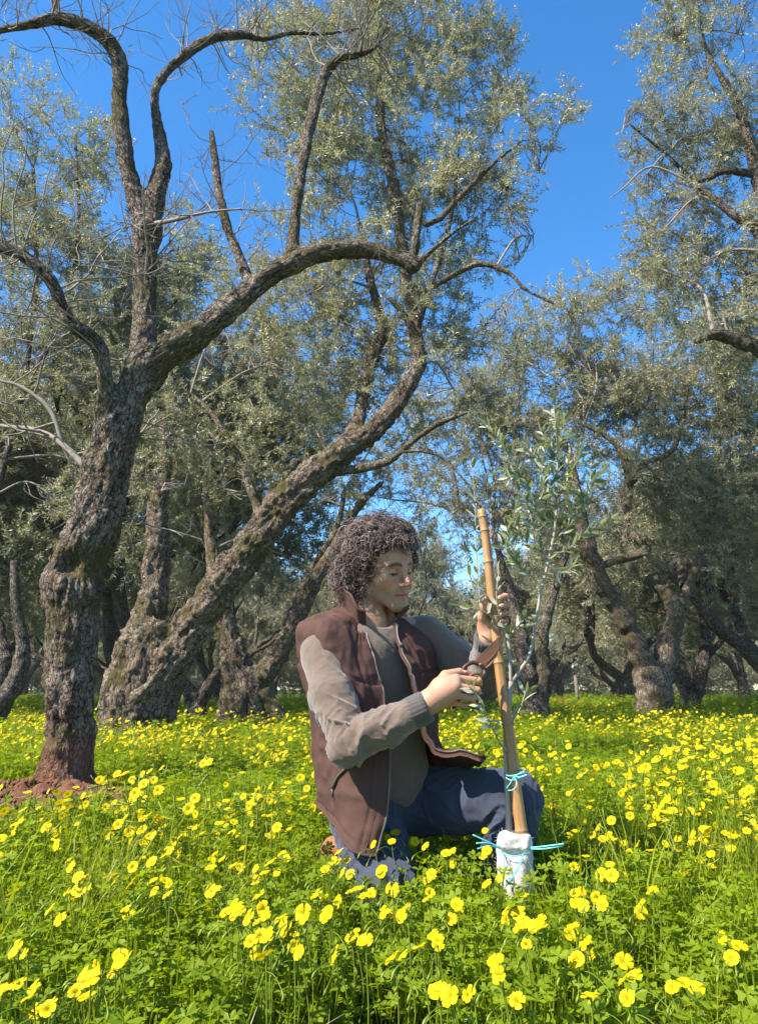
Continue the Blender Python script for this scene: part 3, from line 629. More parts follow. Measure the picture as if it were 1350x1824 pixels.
# ------------------------------------------------------------------ far grove: three grown kinds, placed one by one
def grow_tree(seed, H=8.0):
    R = np.random.default_rng(seed); tw = MB(); tips = []; trunk = MB()
    def limb(p, d, L, r, lev, mb):
        n = 6; q = [np.array(p, float)]
        for i in range(n): d = norm(d + R.normal(0, 0.16, 3) + np.array([0, 0, 0.06])); q.append(q[-1] + d * L / n)
        q = np.array(q); mb.tube(q, np.linspace(r, r * 0.6, n + 1), 9 if lev > 2 else 5, False, None, 0.18, seed + lev)
        if lev <= 2: tips.extend([(q[i], d) for i in range(2, n + 1)])
        if lev == 0: return
        for k in range(R.integers(2, 4) if lev > 1 else R.integers(2, 4)):
            i = n if k == 0 else R.integers(2, n + 1); s = norm(R.normal(0, 1, 3)); limb(q[i], norm(d + 0.75 * norm(s - d * (s @ d)) + np.array([0, 0, 0.1])), L * R.uniform(0.55, 0.85), r * (0.62 if k == 0 else 0.5), lev - 1, tw)
    p = catmull(np.array([[0, 0, -0.1, .34], [0.03, 0, 0.25, .27], [0.05, .03, 0.6, .25], [0.02, 0, 0.95, .22]]), 4); trunk.tube(p[:, :3], p[:, 3], 12, False, None, 0.2, seed)
    for k in range(R.integers(2, 4)): a = k * 2.3 + R.uniform(0, 1.0) + seed; limb((0, 0, 0.8), norm([math.cos(a) * 0.75, math.sin(a) * 0.75, 1.0]), H * 0.27, 0.16, 4, trunk)
    T = np.array([t for t, _ in tips]); D = np.array([d for _, d in tips]); m = 3
    T = np.repeat(T, m, 0) + R.normal(0, 0.28, (len(T) * m, 3)); D = np.repeat(D, m, 0) + R.normal(0, 0.6, T.shape) + [0, 0, -0.1]
    keep = T[:, 2] > 1.0; T = T[keep]; D = D[keep]; n = min(len(T), 640); s = R.permutation(len(T))[:n]; T = T[s]; D = D[s]
    return trunk.build('far_trunk', BARKF), tw.build('far_twigs', BARKF), scatter_mesh('far_crown', T, dir_euler(D, R.uniform(0, 6.28, n)), R.uniform(1.1, 2.0, n), R.integers(0, 6, n))
KINDS = [grow_tree(s, h) for s, h in ((41, 8.5), (47, 8.0), (53, 9.0), (58, 7.5))]
far = []
R = np.random.default_rng(77)
for row, Yr in enumerate((17, 22.5, 29, 36, 44, 53)):
    step = 6.2; x0 = -0.54 * Yr - 2
    for k in range(int((1.08 * Yr + 4) / step) + 1): far.append((x0 + k * step + R.uniform(-1.2, 1.2) + (row % 2) * 2.4, Yr + R.uniform(-1.5, 1.5)))
where = {0: 'in the nearest far row', 1: 'in the second far row', 2: 'in the third far row', 3: 'deep in the grove', 4: 'deep in the grove', 5: 'in the last visible row'}
far += [(-4.4, 14.2), (-7.6, 13.6)]
named = {(-4.4, 14.2): 'soft grey-green olive crown seen between the pruned and leaning trunks', (-7.6, 13.6): 'olive tree behind the curved bare stem at the left edge'}
for i, (x, y) in enumerate(far):
    u = x / y
    if -0.11 < u < 0.05 and y < 26: continue
    if 16 < y < 19 and abs(u - (1232 - 675) / FPX) < 0.1: continue
    side = 'left' if u < -0.17 else 'right' if u > 0.17 else 'centre'
    k = KINDS[R.integers(4)]; row = int(np.argmin([abs(y - q) for q in (17, 22.5, 29, 36, 44, 53)]))
    r = link('olive_tree', None, None, f'distant olive tree {where[row]} at {side} behind the front trees', 'olive tree', f'olive trees {where[row]} at {side}')
    if (x, y) in named: r['label'] = named[(x, y)]; del r['group']
    r.location = (x, y, 0); r.rotation_euler = (0, 0, R.uniform(0, 6.28)); s = R.uniform(0.85, 1.1); r.scale = (s, s, s)
    link('trunk', k[0], r); link('twigs', k[1], r, kind='stuff'); c = link('crown', k[2], r, kind='stuff'); add_gn(c, GN_BOUGH)
print('far', len(far), time.time() - T0)
# ------------------------------------------------------------------ far thicket that closes the grove
R = np.random.default_rng(8); n = 5200
a = R.uniform(-0.85, 0.85, n); yy = R.uniform(56, 66, n); q = np.stack([np.tan(a) * yy, yy, np.abs(R.normal(0, 1, n)) * 2.2 + 0.2], 1)
q[:, 2] *= 1 + 0.5 * vnoise(q * 0.2, 3)
o = link('thicket', scatter_mesh('thicket', q, dir_euler(R.normal(0, 0.6, (n, 3)) + [0, 0, 0.7], R.uniform(0, 6, n)), R.uniform(2.4, 4.2, n), R.integers(0, 6, n)), None, 'grey green thicket closing the far end of the grove', 'thicket', kind='stuff'); add_gn(o, GN_BOUGH)

# ------------------------------------------------------------------ red soil at the foot of the near tree
def soil_mat():
    N = NT('red_soil'); g = N.n('ShaderNodeNewGeometry').outputs['Position']; a = N.noise(g, 30, 7, 0.7); b = N.noise(g, 6, 4)
    c = N.mix(a, (0.11, 0.045, 0.026), (0.30, 0.135, 0.08)); c = N.mix(N.ramp(b, [(0.5, 0.0), (0.75, 0.6)]), c, (0.2, 0.12, 0.07))
    return N.finish(N.bsdf(c, 0.95, 0.15, N.bump(a, 1.0, 0.03)))
SC = P(40, 1470, 4.0)
xx = np.linspace(-1.3, 0.8, 110); yy = np.linspace(-1.0, 0.9, 110); X, Y = np.meshgrid(xx, yy, indexing='ij'); r2 = np.sqrt((X / 1.0) ** 2 + (Y / 0.72) ** 2)
pp = np.stack([X.ravel(), Y.ravel(), 0 * X.ravel()], 1)
Z = np.clip(1.15 - r2 + 0.18 * fbm(pp * 3, 2).reshape(X.shape), -0.2, 1) * 0.15 + 0.025 * fbm(pp * 16, 6, 4).reshape(X.shape) * np.clip(1.2 - r2, 0, 1) - 0.025
k = (np.arange(109)[:, None] * 110 + np.arange(109)[None]).ravel()
link('soil', mesh_np('soil', np.stack([X + SC[0], Y + SC[1], Z], -1).reshape(-1, 3), np.stack([k, k + 110, k + 111, k + 1], 1), None, True, [soil_mat()]), kind='structure')
mb = MB(); rr = np.random.default_rng(4)
ico = np.array([[0, 0, 1], [1, 0, 0], [0, 1, 0], [-1, 0, 0], [0, -1, 0], [0, 0, -1]], float); icf = np.array([[0, 1, 2], [0, 2, 3], [0, 3, 4], [0, 4, 1], [5, 2, 1], [5, 3, 2], [5, 4, 3], [5, 1, 4]])
for _ in range(420):
    p = rr.normal(0, 0.3, 2); s = rr.uniform(0.006, 0.028); mb.add((ico * rr.uniform(0.6, 1.2, (6, 3)) * s) + [SC[0] + p[0], SC[1] + p[1], 0.135 * max(0.1, 1.05 - np.hypot(p[0] / 1.0, p[1] / .72)) + 0.005], None, icf)
link('soil_clods', mb.build('clods', soil_mat()), None, 'loose red soil clods round the foot of the pruned tree', 'soil', kind='stuff')

# ------------------------------------------------------------------ small things far back among the trunks
WOOD = simple_twig('grey_wood', (0.09, 0.07, 0.055), (0.22, 0.18, 0.14))
for (a, b, Y_, w, h_, lb) in ((1028, 1262, 21, 7, 0.95, 'dark short wooden post far behind the sapling on the right'), (326, 1262, 20, 5, 1.1, 'thin pale wooden post far behind the small forked olive'), (482, 1258, 22, 6, 1.2, 'grey wooden post far behind the cut stump')):
    b0 = P(a, b, Y_) * [1, 1, 0]; r_ = w * .5 * Y_ / FPX; pr = empty('wooden_post', tuple(b0), lb, 'post'); mb = MB(); mb.tube(np.array([b0 - [0, 0, .1], b0 + [0.02, 0, h_ * .5], b0 + [0, 0, h_]]), [r_ * 1.1, r_, r_ * .9], 8, True, None, 0.1); put('shaft', mb.build('shaft', WOOD), pr)
    mb = MB(); mb.tube(np.array([b0 + [0, 0, h_], b0 + [0, 0, h_ + .03]]), [r_ * .95, r_ * .5], 8); put('post_top', mb.build('post_top', WOOD), pr)
N = NT('orange_plastic'); ORG = N.finish(N.bsdf((0.55, 0.12, 0.05), 0.5, 0.4))
for a, Y_, lb in ((1002, 23, 'small orange-red crate on the far grass behind the sapling'), (1243, 22, 'small orange-red crate beside the slim forked olive')):
    b0 = P(a, 1255, Y_) * [1, 1, 0]; cr = empty('crate', tuple(b0), lb, 'crate')
    def slab(nm, c, s):
        o = np.array([[x, y, z] for x in (-.5, .5) for y in (-.5, .5) for z in (-.5, .5)]) * s + c + b0; put(nm, mesh_np(nm, o, np.array([[0, 1, 3, 2], [4, 6, 7, 5], [0, 4, 5, 1], [2, 3, 7, 6], [0, 2, 6, 4], [1, 5, 7, 3]]), None, False, [ORG]), cr)
    slab('base', (0, 0, .1), (.4, .28, .02))
    for z in (.16, .23, .30): slab('slat', (0, -.15, z), (.42, .015, .045)); slab('slat', (0, .15, z), (.42, .015, .045)); slab('slat', (-.215, 0, z), (.015, .28, .045)); slab('slat', (.215, 0, z), (.015, .28, .045))
    for x in (-.2, .2):
        for y in (-.135, .135): slab('corner_post', (x, y, .16), (.03, .03, .32))

# ------------------------------------------------------------------ meadow plants
def plant_mat(name, c1, c2, trans, tf=0.4, rough=0.5, spec=0.4):
    N = NT(name); oi = N.n('ShaderNodeObjectInfo'); g = N.n('ShaderNodeNewGeometry').outputs['Position']
    f = N.math('ADD', N.math('MULTIPLY', oi.outputs['Random'], 0.55), N.math('MULTIPLY', N.noise(g, 1.7, 3), 0.6))
    c = N.mix(f, c1, c2); b = N.bsdf(c, rough, spec); t = N.n('ShaderNodeBsdfTranslucent'); t.inputs[0].default_value = (*trans, 1)
    m = N.n('ShaderNodeMixShader'); m.inputs[0].default_value = tf; N.l(b.outputs[0], m.inputs[1]); N.l(t.outputs[0], m.inputs[2]); return N.finish(m)
CLOVER = plant_mat('clover_leaf', (0.085, 0.15, 0.005), (0.225, 0.285, 0.010), (0.40, 0.50, 0.006), 0.42, 0.55, 0.22)
GRASS = plant_mat('grass_blade', (0.12, 0.18, 0.008), (0.28, 0.31, 0.015), (0.40, 0.46, 0.01), 0.38, 0.5, 0.25)
DRY = plant_mat('dry_stalk', (0.30, 0.24, 0.12), (0.42, 0.36, 0.2), (0.3, 0.25, 0.1), 0.2)
PETAL = plant_mat('yellow_petal', (0.50, 0.37, 0.002), (0.66, 0.52, 0.004), (0.60, 0.46, 0.002), 0.35, 0.6, 0.15)
STALK = plant_mat('flower_stalk', (0.16, 0.24, 0.02), (0.26, 0.33, 0.03), (0.28, 0.36, 0.02), 0.3)

def clover_proto(seed, n=16, rad_=0.075):
    R = np.random.default_rng(seed); v = []; t = []; c = 0
    heart = np.array([[0, 0, 0], [-0.5, 0.55, .12], [-0.42, 0.95, .16], [0, 0.8, -.02], [0.42, 0.95, .16], [0.5, 0.55, .12]]); hf = np.array([[0, 3, 2], [0, 2, 1], [0, 4, 3], [0, 5, 4]])
    for k in range(n):
        a = R.uniform(0, 6.28); r = rad_ * math.sqrt(R.uniform(0, 1)); b = np.array([r * 0.35 * math.cos(a), r * 0.35 * math.sin(a), 0]); h = R.uniform(0.04, 0.175) * (1.1 - 0.4 * r / rad_)
        e = np.array([r * math.cos(a), r * math.sin(a), h]); w = np.array([-math.sin(a), math.cos(a), 0]) * 0.0011
        v += [b - w, b + w, e + w, e - w]; t += [[c, c + 1, c + 2], [c, c + 2, c + 3]]; c += 4
        s = R.uniform(0.0105, 0.018); up = norm(np.array([0, 0, 1.0]) + R.normal(0, 0.33, 3) + 0.25 * np.array(SUN)); x = norm(np.cross(up, [0.2, 0.9, 0.1])); y = np.cross(up, x); a0 = R.uniform(0, 6.28)
        for j in range(3):
            aj = a0 + j * 2.094; dx = math.cos(aj) * x + math.sin(aj) * y; dy = -math.sin(aj) * x + math.cos(aj) * y
            H = heart.copy(); H[:, 2] *= R.uniform(0.2, 1.8)
            v += list(e + s * (H[:, :1] * dy + H[:, 1:2] * dx + H[:, 2:] * up)); t += list(hf + c); c += 6
    return bpy.data.objects.new('clover_tuft', mesh_np('clover', v, None, np.array(t), False, [CLOVER]))
def grass_proto(seed, n=12, mat=None, hh=(0.1, 0.26)):
    R = np.random.default_rng(seed); v = []; q = []; c = 0
    for k in range(n):
        a = R.uniform(0, 6.28); b = np.array([R.normal(0, 0.025), R.normal(0, 0.025), 0]); L = R.uniform(*hh); ben = R.uniform(0.15, 1.1); wd = R.uniform(0.0012, 0.0026); s = np.array([-math.sin(a), math.cos(a), 0]); o = np.array([math.cos(a), math.sin(a), 0])
        for i in range(5):
            u = i / 4; p = b + np.array([0, 0, 1]) * L * (u - 0.35 * ben * u * u) + o * L * ben * 0.6 * u * u; w = wd * (1 - 0.9 * u ** 2)
            v += [p - s * w, p + s * w]
            if i: q.append([c - 2, c - 1, c + 1, c])
            c += 2
    return bpy.data.objects.new('grass_tuft', mesh_np('grass', v, np.array(q), None, True, [mat or GRASS]))
def petal_grid(cup=0.85, L=0.019, W=0.0072):
    v = []; 
    for i in range(4):
        u = i / 3; r = 0.002 + L * u * math.cos(cup * (1 - 0.45 * u)); z = L * u * math.sin(cup * (1.25 - 0.9 * u)); w = W * (0.18 + 1.05 * math.sin(min(u * 2.0, 1.75)) ** 1.2 if u else 0.2)
        for j in (-1, -0.33, 0.33, 1): v.append((r - 0.10 * L * abs(j) ** 2 * (u ** 3), w * j, z - 0.0012 * (1 - j * j) * u + (0.0008 if j in (-1, 0.33) else 0)))
    k = (np.arange(3)[:, None] * 4 + np.arange(3)[None]).ravel()
    return np.array(v), np.stack([k, k + 4, k + 5, k + 1], 1)
PV, PQ = petal_grid()
def rotz(v, a): return v @ np.array([[math.cos(a), math.sin(a), 0], [-math.sin(a), math.cos(a), 0], [0, 0, 1]])
def throat():
    mb = MB(); th = np.linspace(0, 6.283, 7)[:-1]; mb.tube(np.array([[0, 0, -0.014], [0, 0, -0.008], [0, 0, -0.003], [0, 0, 0.0005]]), [0.0012, 0.0022, 0.003, 0.002], 6); return mb
def blossom_arrays():
    v = []; q = []
    for k in range(5): v.append(rotz(PV, k * 1.2566)); q.append(PQ + 16 * k)
    return np.vstack(v), np.vstack(q)
BV, BQ = blossom_arrays()
def flower_stuff(seed, nf=3, scale=1.0):
    """one umbel, for the flowers too many and too far to tell apart"""
    R = np.random.default_rng(seed); mb = MB(); lv = []; lq = []; n = 0
    top = np.array([R.normal(0, .02), R.normal(0, .02), R.uniform(0.15, 0.24)]); p = catmull([[0, 0, 0], top * [0.3, 0.3, 0.55], top], 3); mb.tube(p, 0.0013, 3, False)
    for k in range(nf):
        d = norm(np.array(SUN) + R.normal(0, 0.45, 3) + [0, 0, 0.1]); f = top + np.array([R.normal(0, 0.022), R.normal(0, .022), R.uniform(0.0, 0.035)])
        mb.tube(np.array([top, (top + f) / 2 + [0, 0, .004], f - d * 0.008]), 0.001, 3, False); x = norm(np.cross(d, [0.1, 0.2, 0.9])); y = np.cross(d, x); s = R.uniform(0.54, 0.78)
        lv.append(f + s * (BV[:, :1] * x + BV[:, 1:2] * y + BV[:, 2:] * d)); lq.append(BQ + 80 * n); n += 1
    for k in range(2):
        e = top + R.normal(0, 0.02, 3) + [0, 0, 0.01]; mb.tube(np.array([top, e, e + norm(e - top) * 0.012]), [0.0008, 0.0022, 0.001], 4, True)
    v = np.vstack([*mb.v, *lv]); q1 = np.vstack(mb.q); t = np.vstack(mb.t) ; q2 = np.vstack(lq) + mb.n; q = np.vstack([q1, q2])
    return bpy.data.objects.new('umbel', mesh_np('umbel', v, q, t, True, [STALK, PETAL], matidx=np.concatenate([np.zeros(len(q1)), np.ones(len(q2)), np.zeros(len(t))])))
CLOV = [clover_proto(200 + k, 24) for k in range(5)]; GRS = [grass_proto(300 + k) for k in range(4)]; DRYS = [grass_proto(340 + k, 4, DRY, (0.15, 0.3)) for k in range(2)]; UMB = [flower_stuff(400 + k, 1 + k % 4) for k in range(7)]
GN_CL = gn_scatter('clover_cover', CLOV); GN_GR = gn_scatter('grass_cover', GRS); GN_DR = gn_scatter('dry_cover', DRYS); GN_FL = gn_scatter('flower_cover', UMB)

def field(R, y0, y1, per_m2, margin=0.8):
    A = 0.55; n = int(per_m2 * ((y1 - y0) * 2 * margin + A * (y1 ** 2 - y0 ** 2))); y = R.uniform(y0, y1, 3 * n); x = R.uniform(-1, 1, 3 * n) * (A * y1 + margin)
    k = np.abs(x) < A * y + margin; return np.stack([x[k], y[k], 0 * x[k]], 1)[:n]
KEEP_OUT = [(*(P(690, 1560, 2.1)[:2]), 0.12), (*(P(640, 1560, 2.28)[:2]), 0.13), (*(P(600, 1560, 2.45)[:2]), 0.09), (*(P(905, 1600, 2.14)[:2]), 0.08), (*(P(915, 1600, 2.02)[:2]), 0.05), (*(P(660, 1560, 2.42)[:2]), 0.15)]
def clear_of(p, soil=True):
    m = ~((np.abs(p[:, 0] - 0.185 * p[:, 1]) < 0.05) & (p[:, 1] > 1.72) & (p[:, 1] < 2.1))
    for x, y, r in KEEP_OUT: m &= np.hypot(p[:, 0] - x, p[:, 1] - y) > r
    if soil: m &= np.sqrt(((p[:, 0] - SC[0]) / 0.85) ** 2 + ((p[:, 1] - SC[1]) / 0.85) ** 2) > 0.95 + 0.5 * vnoise(p * 5, 8)
    return m
R = np.random.default_rng(21)
def cover(name, label, cat, gn, np_, bands, noise_gate, smin, smax, seed, z=0.0, tilt=0.15):
    pts = []; sc_ = []
    for y0, y1, dn, s in bands:
        p = field(R, y0, y1, dn); g = fbm(p * 0.9 + seed, seed, 3); p = p[g > noise_gate]; pts.append(p); sc_.append(R.uniform(smin, smax, len(p)) * s)
    p = np.vstack(pts); s = np.concatenate(sc_); k = clear_of(p); p = p[k]; s = s[k]; n = len(p); p[:, 2] = z
    rot = np.stack([R.normal(0, tilt, n), R.normal(0, tilt, n), R.uniform(0, 6.28, n)], 1)
    o = link(name, scatter_mesh(name, p, rot, s, R.integers(0, np_, n)), None, label, cat, kind='stuff'); add_gn(o, gn); print(name, n)
cover('clover', 'bright green clover-like oxalis leaves carpeting the meadow', 'clover', GN_CL, 5, [(0.55, 3.2, 430, 1.0), (3.2, 7, 210, 1.05), (7, 14, 75, 1.35), (14, 30, 12, 2.2)], -0.62, 0.75, 1.25, 1)
cover('grass', 'thin upright grass blades scattered through the clover', 'grass', GN_GR, 4, [(0.55, 3.2, 300, 0.85), (3.2, 8, 80, 1.0), (8, 16, 30, 1.2), (16, 45, 7, 2.0)], -0.25, 0.6, 1.15, 5)
cover('long_grass', 'long arching grass blades in the left foreground and along the front edge', 'grass', GN_GR, 4, [(0.7, 2.6, 150, 1.25)], 0.0, 0.8, 1.3, 12, tilt=0.3)
cover('dry_stalks', 'pale dry stalks standing among the green plants', 'dry grass', GN_DR, 2, [(0.6, 5, 16, 0.9)], -0.2, 0.6, 1.1, 9)

# flowers: the largest three hundred one by one, the rest as one mass
def PZ(px, py, z):
    a = P(px, py, 1.0) - np.array([0, 0, CAM_H]); t = (z - CAM_H) / a[2]; return np.array([0, 0, CAM_H]) + a * t
PICK = [(927, 1630, 4), (967, 1660, 3), (1016, 1665, 1), (1039, 1616, 1), (1026, 1596, 1), (1066, 1599, 1), (1142, 1625, 1), (1087, 1546, 1), (1092, 1562, 1), (1089, 1501, 2), (1110, 1501, 2), (1031, 1715, 1), (1050, 1686, 2), (1053, 1785, 1), (1127, 1787, 1), (1117, 1751, 1), (939, 1686, 1), (887, 1720, 1), (914, 1777, 1), (839, 1775, 1), (781, 1680, 2), (725, 1709, 1), (719, 1635, 3), (815, 1615, 2), (700, 1585, 1), (862, 1529, 1), (866, 1482, 1), (872, 1581, 1), (795, 1525, 2), (705, 1505, 1), (739, 1500, 2), (977, 1515, 2), (1025, 1487, 1), (1262, 1497, 1), (1225, 1560, 1), (1292, 1675, 1), (1317, 1697, 1), (1167, 1595, 1), (1120, 1442, 2), (805, 1790, 3), (770, 1560, 1),
        (185, 1725, 3), (217, 1720, 2), (157, 1740, 1), (90, 1802, 3), (8, 1775, 3), (70, 1767, 2), (140, 1775, 2), (27, 1595, 1), (142, 1570, 2), (127, 1595, 1), (147, 1592, 2), (115, 1642, 1), (240, 1577, 2), (235, 1637, 2), (305, 1580, 3), (275, 1577, 2), (210, 1574, 1), (385, 1537, 4), (380, 1590, 1), (425, 1625, 3), (415, 1635, 2), (465, 1650, 2), (467, 1670, 2), (460, 1700, 2), (522, 1660, 2), (525, 1685, 2), (585, 1630, 2), (572, 1607, 1), (607, 1610, 1), (635, 1670, 2), (662, 1597, 2), (465, 1602, 1), (460, 1550, 3), (435, 1555, 2), (512, 1535, 3), (607, 1522, 2), (582, 1555, 2), (615, 1557, 2), (320, 1500, 2), (277, 1490, 2), (300, 1520, 2), (265, 1530, 2), (240, 1547, 1), (325, 1525, 3), (105, 1520, 2), (132, 1547, 1), (405, 1475, 2), (1270, 1415, 3), (1330, 1465, 2), (1240, 1770, 1), (690, 1495, 2), (680, 1555, 2), (640, 1590, 1), (765, 1595, 2)]
spots = []
R = np.random.default_rng(33)
for a, b, m in PICK:
    for j in range(m + 1):
        z = R.uniform(0.165, 0.225); q = PZ(a + R.normal(0, 13) * (j > 0), b + R.normal(0, 11) * (j > 0), z); spots.append((q[0], q[1], z))
pick_n = len(spots)
p = field(R, 0.9, 4.6, 34); g = fbm(p * 1.7, 31, 3); p = p[g > 0.05]; p = p[clear_of(p)]
px = to_px(np.c_[p[:, :2], np.full(len(p), .21)]); p = p[(p[:, 1] > 1.9) | (R.uniform(0, 1, len(p)) < 0.22)]
near = [(a, b, R.uniform(0.15, 0.25)) for a, b, _ in p if b < 4.4]
R.shuffle(near); near = sorted(near, key=lambda q: q[1])
near = near[:300 - pick_n] if pick_n < 300 else []
spots += near; spots = sorted(spots, key=lambda q: q[1])[:300]; print('flowers', len(spots), pick_n, 'reach', spots[-1][1])
stem_me = []; tips = []
for k in range(5):
    R2 = np.random.default_rng(500 + k); tip = np.array([R2.normal(0, 0.025), R2.normal(0, 0.02), 1.0]); mb = MB(); off = np.array([R2.normal(0, .12), R2.normal(0, .12)])
    tips.append(off); c = catmull([[off[0] * 0.9, off[1] * 0.9, 0], [off[0] * .35 + R2.normal(0, .04), off[1] * .35, 0.5], [0, 0, 0.93], [0, 0, 1.0]], 4); mb.tube(c * [1, 1, 1], 0.0055, 4, False)
    for _ in range(3): e = np.array([R2.normal(0, .13), R2.normal(0, .13), R2.uniform(0.8, 1.0)]); mb.tube(catmull([c[-5], (c[-5] + e) / 2 + [0, 0, 0.04], e, e + [R2.normal(0, .03), R2.normal(0, .03), -0.05]], 3), np.array([0.003] * 6 + [0.006, 0.012, 0.012, 0.004]), 4, True); stem_me.append(mb.build('stem', STALK))
pet_me = [mesh_np('petal', *petal_grid(c_, l_, w_), None, True, [PETAL]) for c_, l_, w_ in ((0.85, .019, .0072), (0.85, .019, .0072), (1.05, .019, .0066), (0.62, .0185, .0076), (1.36, .018, .005))]; thr_me = throat().build('calyx', STALK); blo_me = []
for c_, l_, w_ in ((0.85, .019, .0072), (1.05, .019, .0066), (0.62, .0185, .0076), (1.36, .018, .005)):
    pv_, pq_ = petal_grid(c_, l_, w_); blo_me.append(mesh_np('blossom', np.vstack([rotz(pv_, k * 1.2566) for k in range(5)]), np.vstack([pq_ + 16 * k for k in range(5)]), None, True, [PETAL]))
def region(x, y):
    px, py = to_px([[x, y, .2]])[0]
    if py > 1700: return 'at the very front of the meadow', 'flowers at the very front'
    if px < 560: return ('in the left foreground before the pruned tree', 'flowers in the left foreground') if y < 2.6 else ('left of the kneeling man near the red soil', 'flowers left of the man')
    if px < 860: return 'in front of the kneeling man', 'flowers in front of the man'
    if px < 1010: return 'round the fleece-wrapped foot of the sapling', 'flowers round the wrapped sapling'
    return ('low to the right of the wrapped sapling', 'flowers right of the sapling') if y < 2.6 else ('in the sunny grass right of the knee', 'flowers right of the knee')
for i, (x, y, z) in enumerate(spots):
    where_, grp = region(x, y)
    r = link('oxalis_flower', None, None, f'yellow five-petalled oxalis flower {where_}', 'flower', grp); r.location = (x, y, 0)
    s = link('stem', stem_me[R.integers(5)], r); s.scale = (0.2, 0.2, z)
    d = Vector(norm(np.array(SUN) + R.normal(0, 0.34, 3) + [0.35 * max(0, x), -0.1, 0.05])); Q = d.to_track_quat('Z', 'Y').to_matrix().to_4x4() @ Matrix.Rotation(R.uniform(0, 1.25), 4, 'Z'); S = R.uniform(0.56, 0.80)
    base = Matrix.Translation((0, 0, z)) @ Q @ Matrix.Scale(S, 4) @ Matrix.Translation((0, 0, 0.008))
    pk = R.integers(5)
    if i < 130:
        for k in range(5): c = link('petal', pet_me[pk], r); c.matrix_local = base @ Matrix.Rotation(k * 1.2566 + R.normal(0, .08), 4, 'Z') @ Matrix.Rotation(R.normal(0, 0.12), 4, 'Y')
        c = link('calyx', thr_me, r); c.matrix_local = base
    else: c = link('blossom', blo_me[R.integers(4)], r); c.matrix_local = base
ymax = spots[-1][1]
pts = []; scl = []
for y0, y1, dn in ((1.95, 4.6, 80), (4.6, 7.5, 54), (7.5, 12, 36), (12, 20, 4.5), (20, 32, 1.2)):
    p = field(R, y0, y1, dn); g = fbm(p * [0.8, 0.8, 1], 31, 3); p = p[(g > -0.15) & clear_of(p) & ~((p[:, 1] < 2.5) & (p[:, 0] > -0.2) & (p[:, 0] < 0.55))]; pts.append(p); scl.append(R.uniform(0.85, 1.2, len(p)) * (1 + 0.012 * y1))
p = np.vstack(pts); n = len(p)
o = link('oxalis_flowers', scatter_mesh('far_flowers', p, np.stack([R.normal(0, .12, n), R.normal(0, .12, n), R.normal(0, 0.5, n)], 1), np.concatenate(scl), R.integers(0, 7, n)), None, 'countless small yellow oxalis flowers spread across the meadow to the trees', 'flowers', kind='stuff'); add_gn(o, GN_FL); print('far flowers', n, time.time() - T0)
# ------------------------------------------------------------------ the kneeling man
FV = norm(np.array([0.65, -0.76, 0])); RV = np.array([FV[1], -FV[0], 0.0]); UP = np.array([0, 0, 1.0])   # chest direction, his right, up
TOR = np.stack([RV, FV, UP], 1)
J = dict(neck=P(652, 1098, 2.30), shR=P(575, 1160, 2.155), elR=P(624, 1322, 2.02), wrR=P(752, 1262, 1.985), shL=P(757, 1130, 2.40), elL=P(862, 1218, 2.32), wrL=P(868, 1138, 2.15),
         hipL=P(722, 1428, 2.45), knL=P(911, 1424, 2.22), anL=P(898, 1600, 2.26), hipR=P(648, 1432, 2.36), knR=P(684, 1592, 2.06), anR=P(604, 1562, 2.46))
for a, b in (('shR', 'elR'), ('elR', 'wrR'), ('shL', 'elL'), ('elL', 'wrL'), ('hipL', 'knL'), ('knL', 'anL'), ('hipR', 'knR'), ('knR', 'anR')): print(a, b, round(float(np.linalg.norm(J[a] - J[b])), 3))
HC = P(682, 1006, 2.25)
hy = math.radians(43); hm = Matrix.Rotation(-(math.pi - hy), 3, 'Z')        # local +Y turned to (sin, -cos)
HR = np.array(Matrix.Rotation(-(math.pi - hy), 3, 'Z') @ Matrix.Rotation(rad(-13), 3, 'X') @ Matrix.Rotation(rad(9), 3, 'Y'))
def hl(x, y, z): return HC + HR @ np.array([x, y, z], float)
def limb_coords(v, chain):
    best = np.full(len(v), 1e9); S = np.zeros(len(v)); D = np.zeros((len(v), 3)); s0 = 0
    c = np.asarray(chain, float); t, A, B = frames(c)
    for i in range(len(c) - 1):
        a, b = c[i], c[i + 1]; ab = b - a; L2 = ab @ ab; w = v - a; u = np.clip(w @ ab / L2, 0, 1); d = w - u[:, None] * ab; n = np.linalg.norm(d, axis=1); m = n < best
        best[m] = n[m]; L = math.sqrt(L2); S[m] = (s0 + u * L)[m]; dn = norm(d); D[m] = np.stack([dn @ A[i], dn @ B[i], dn[:, 2]], 1)[m]; s0 += L
    return S, D, best

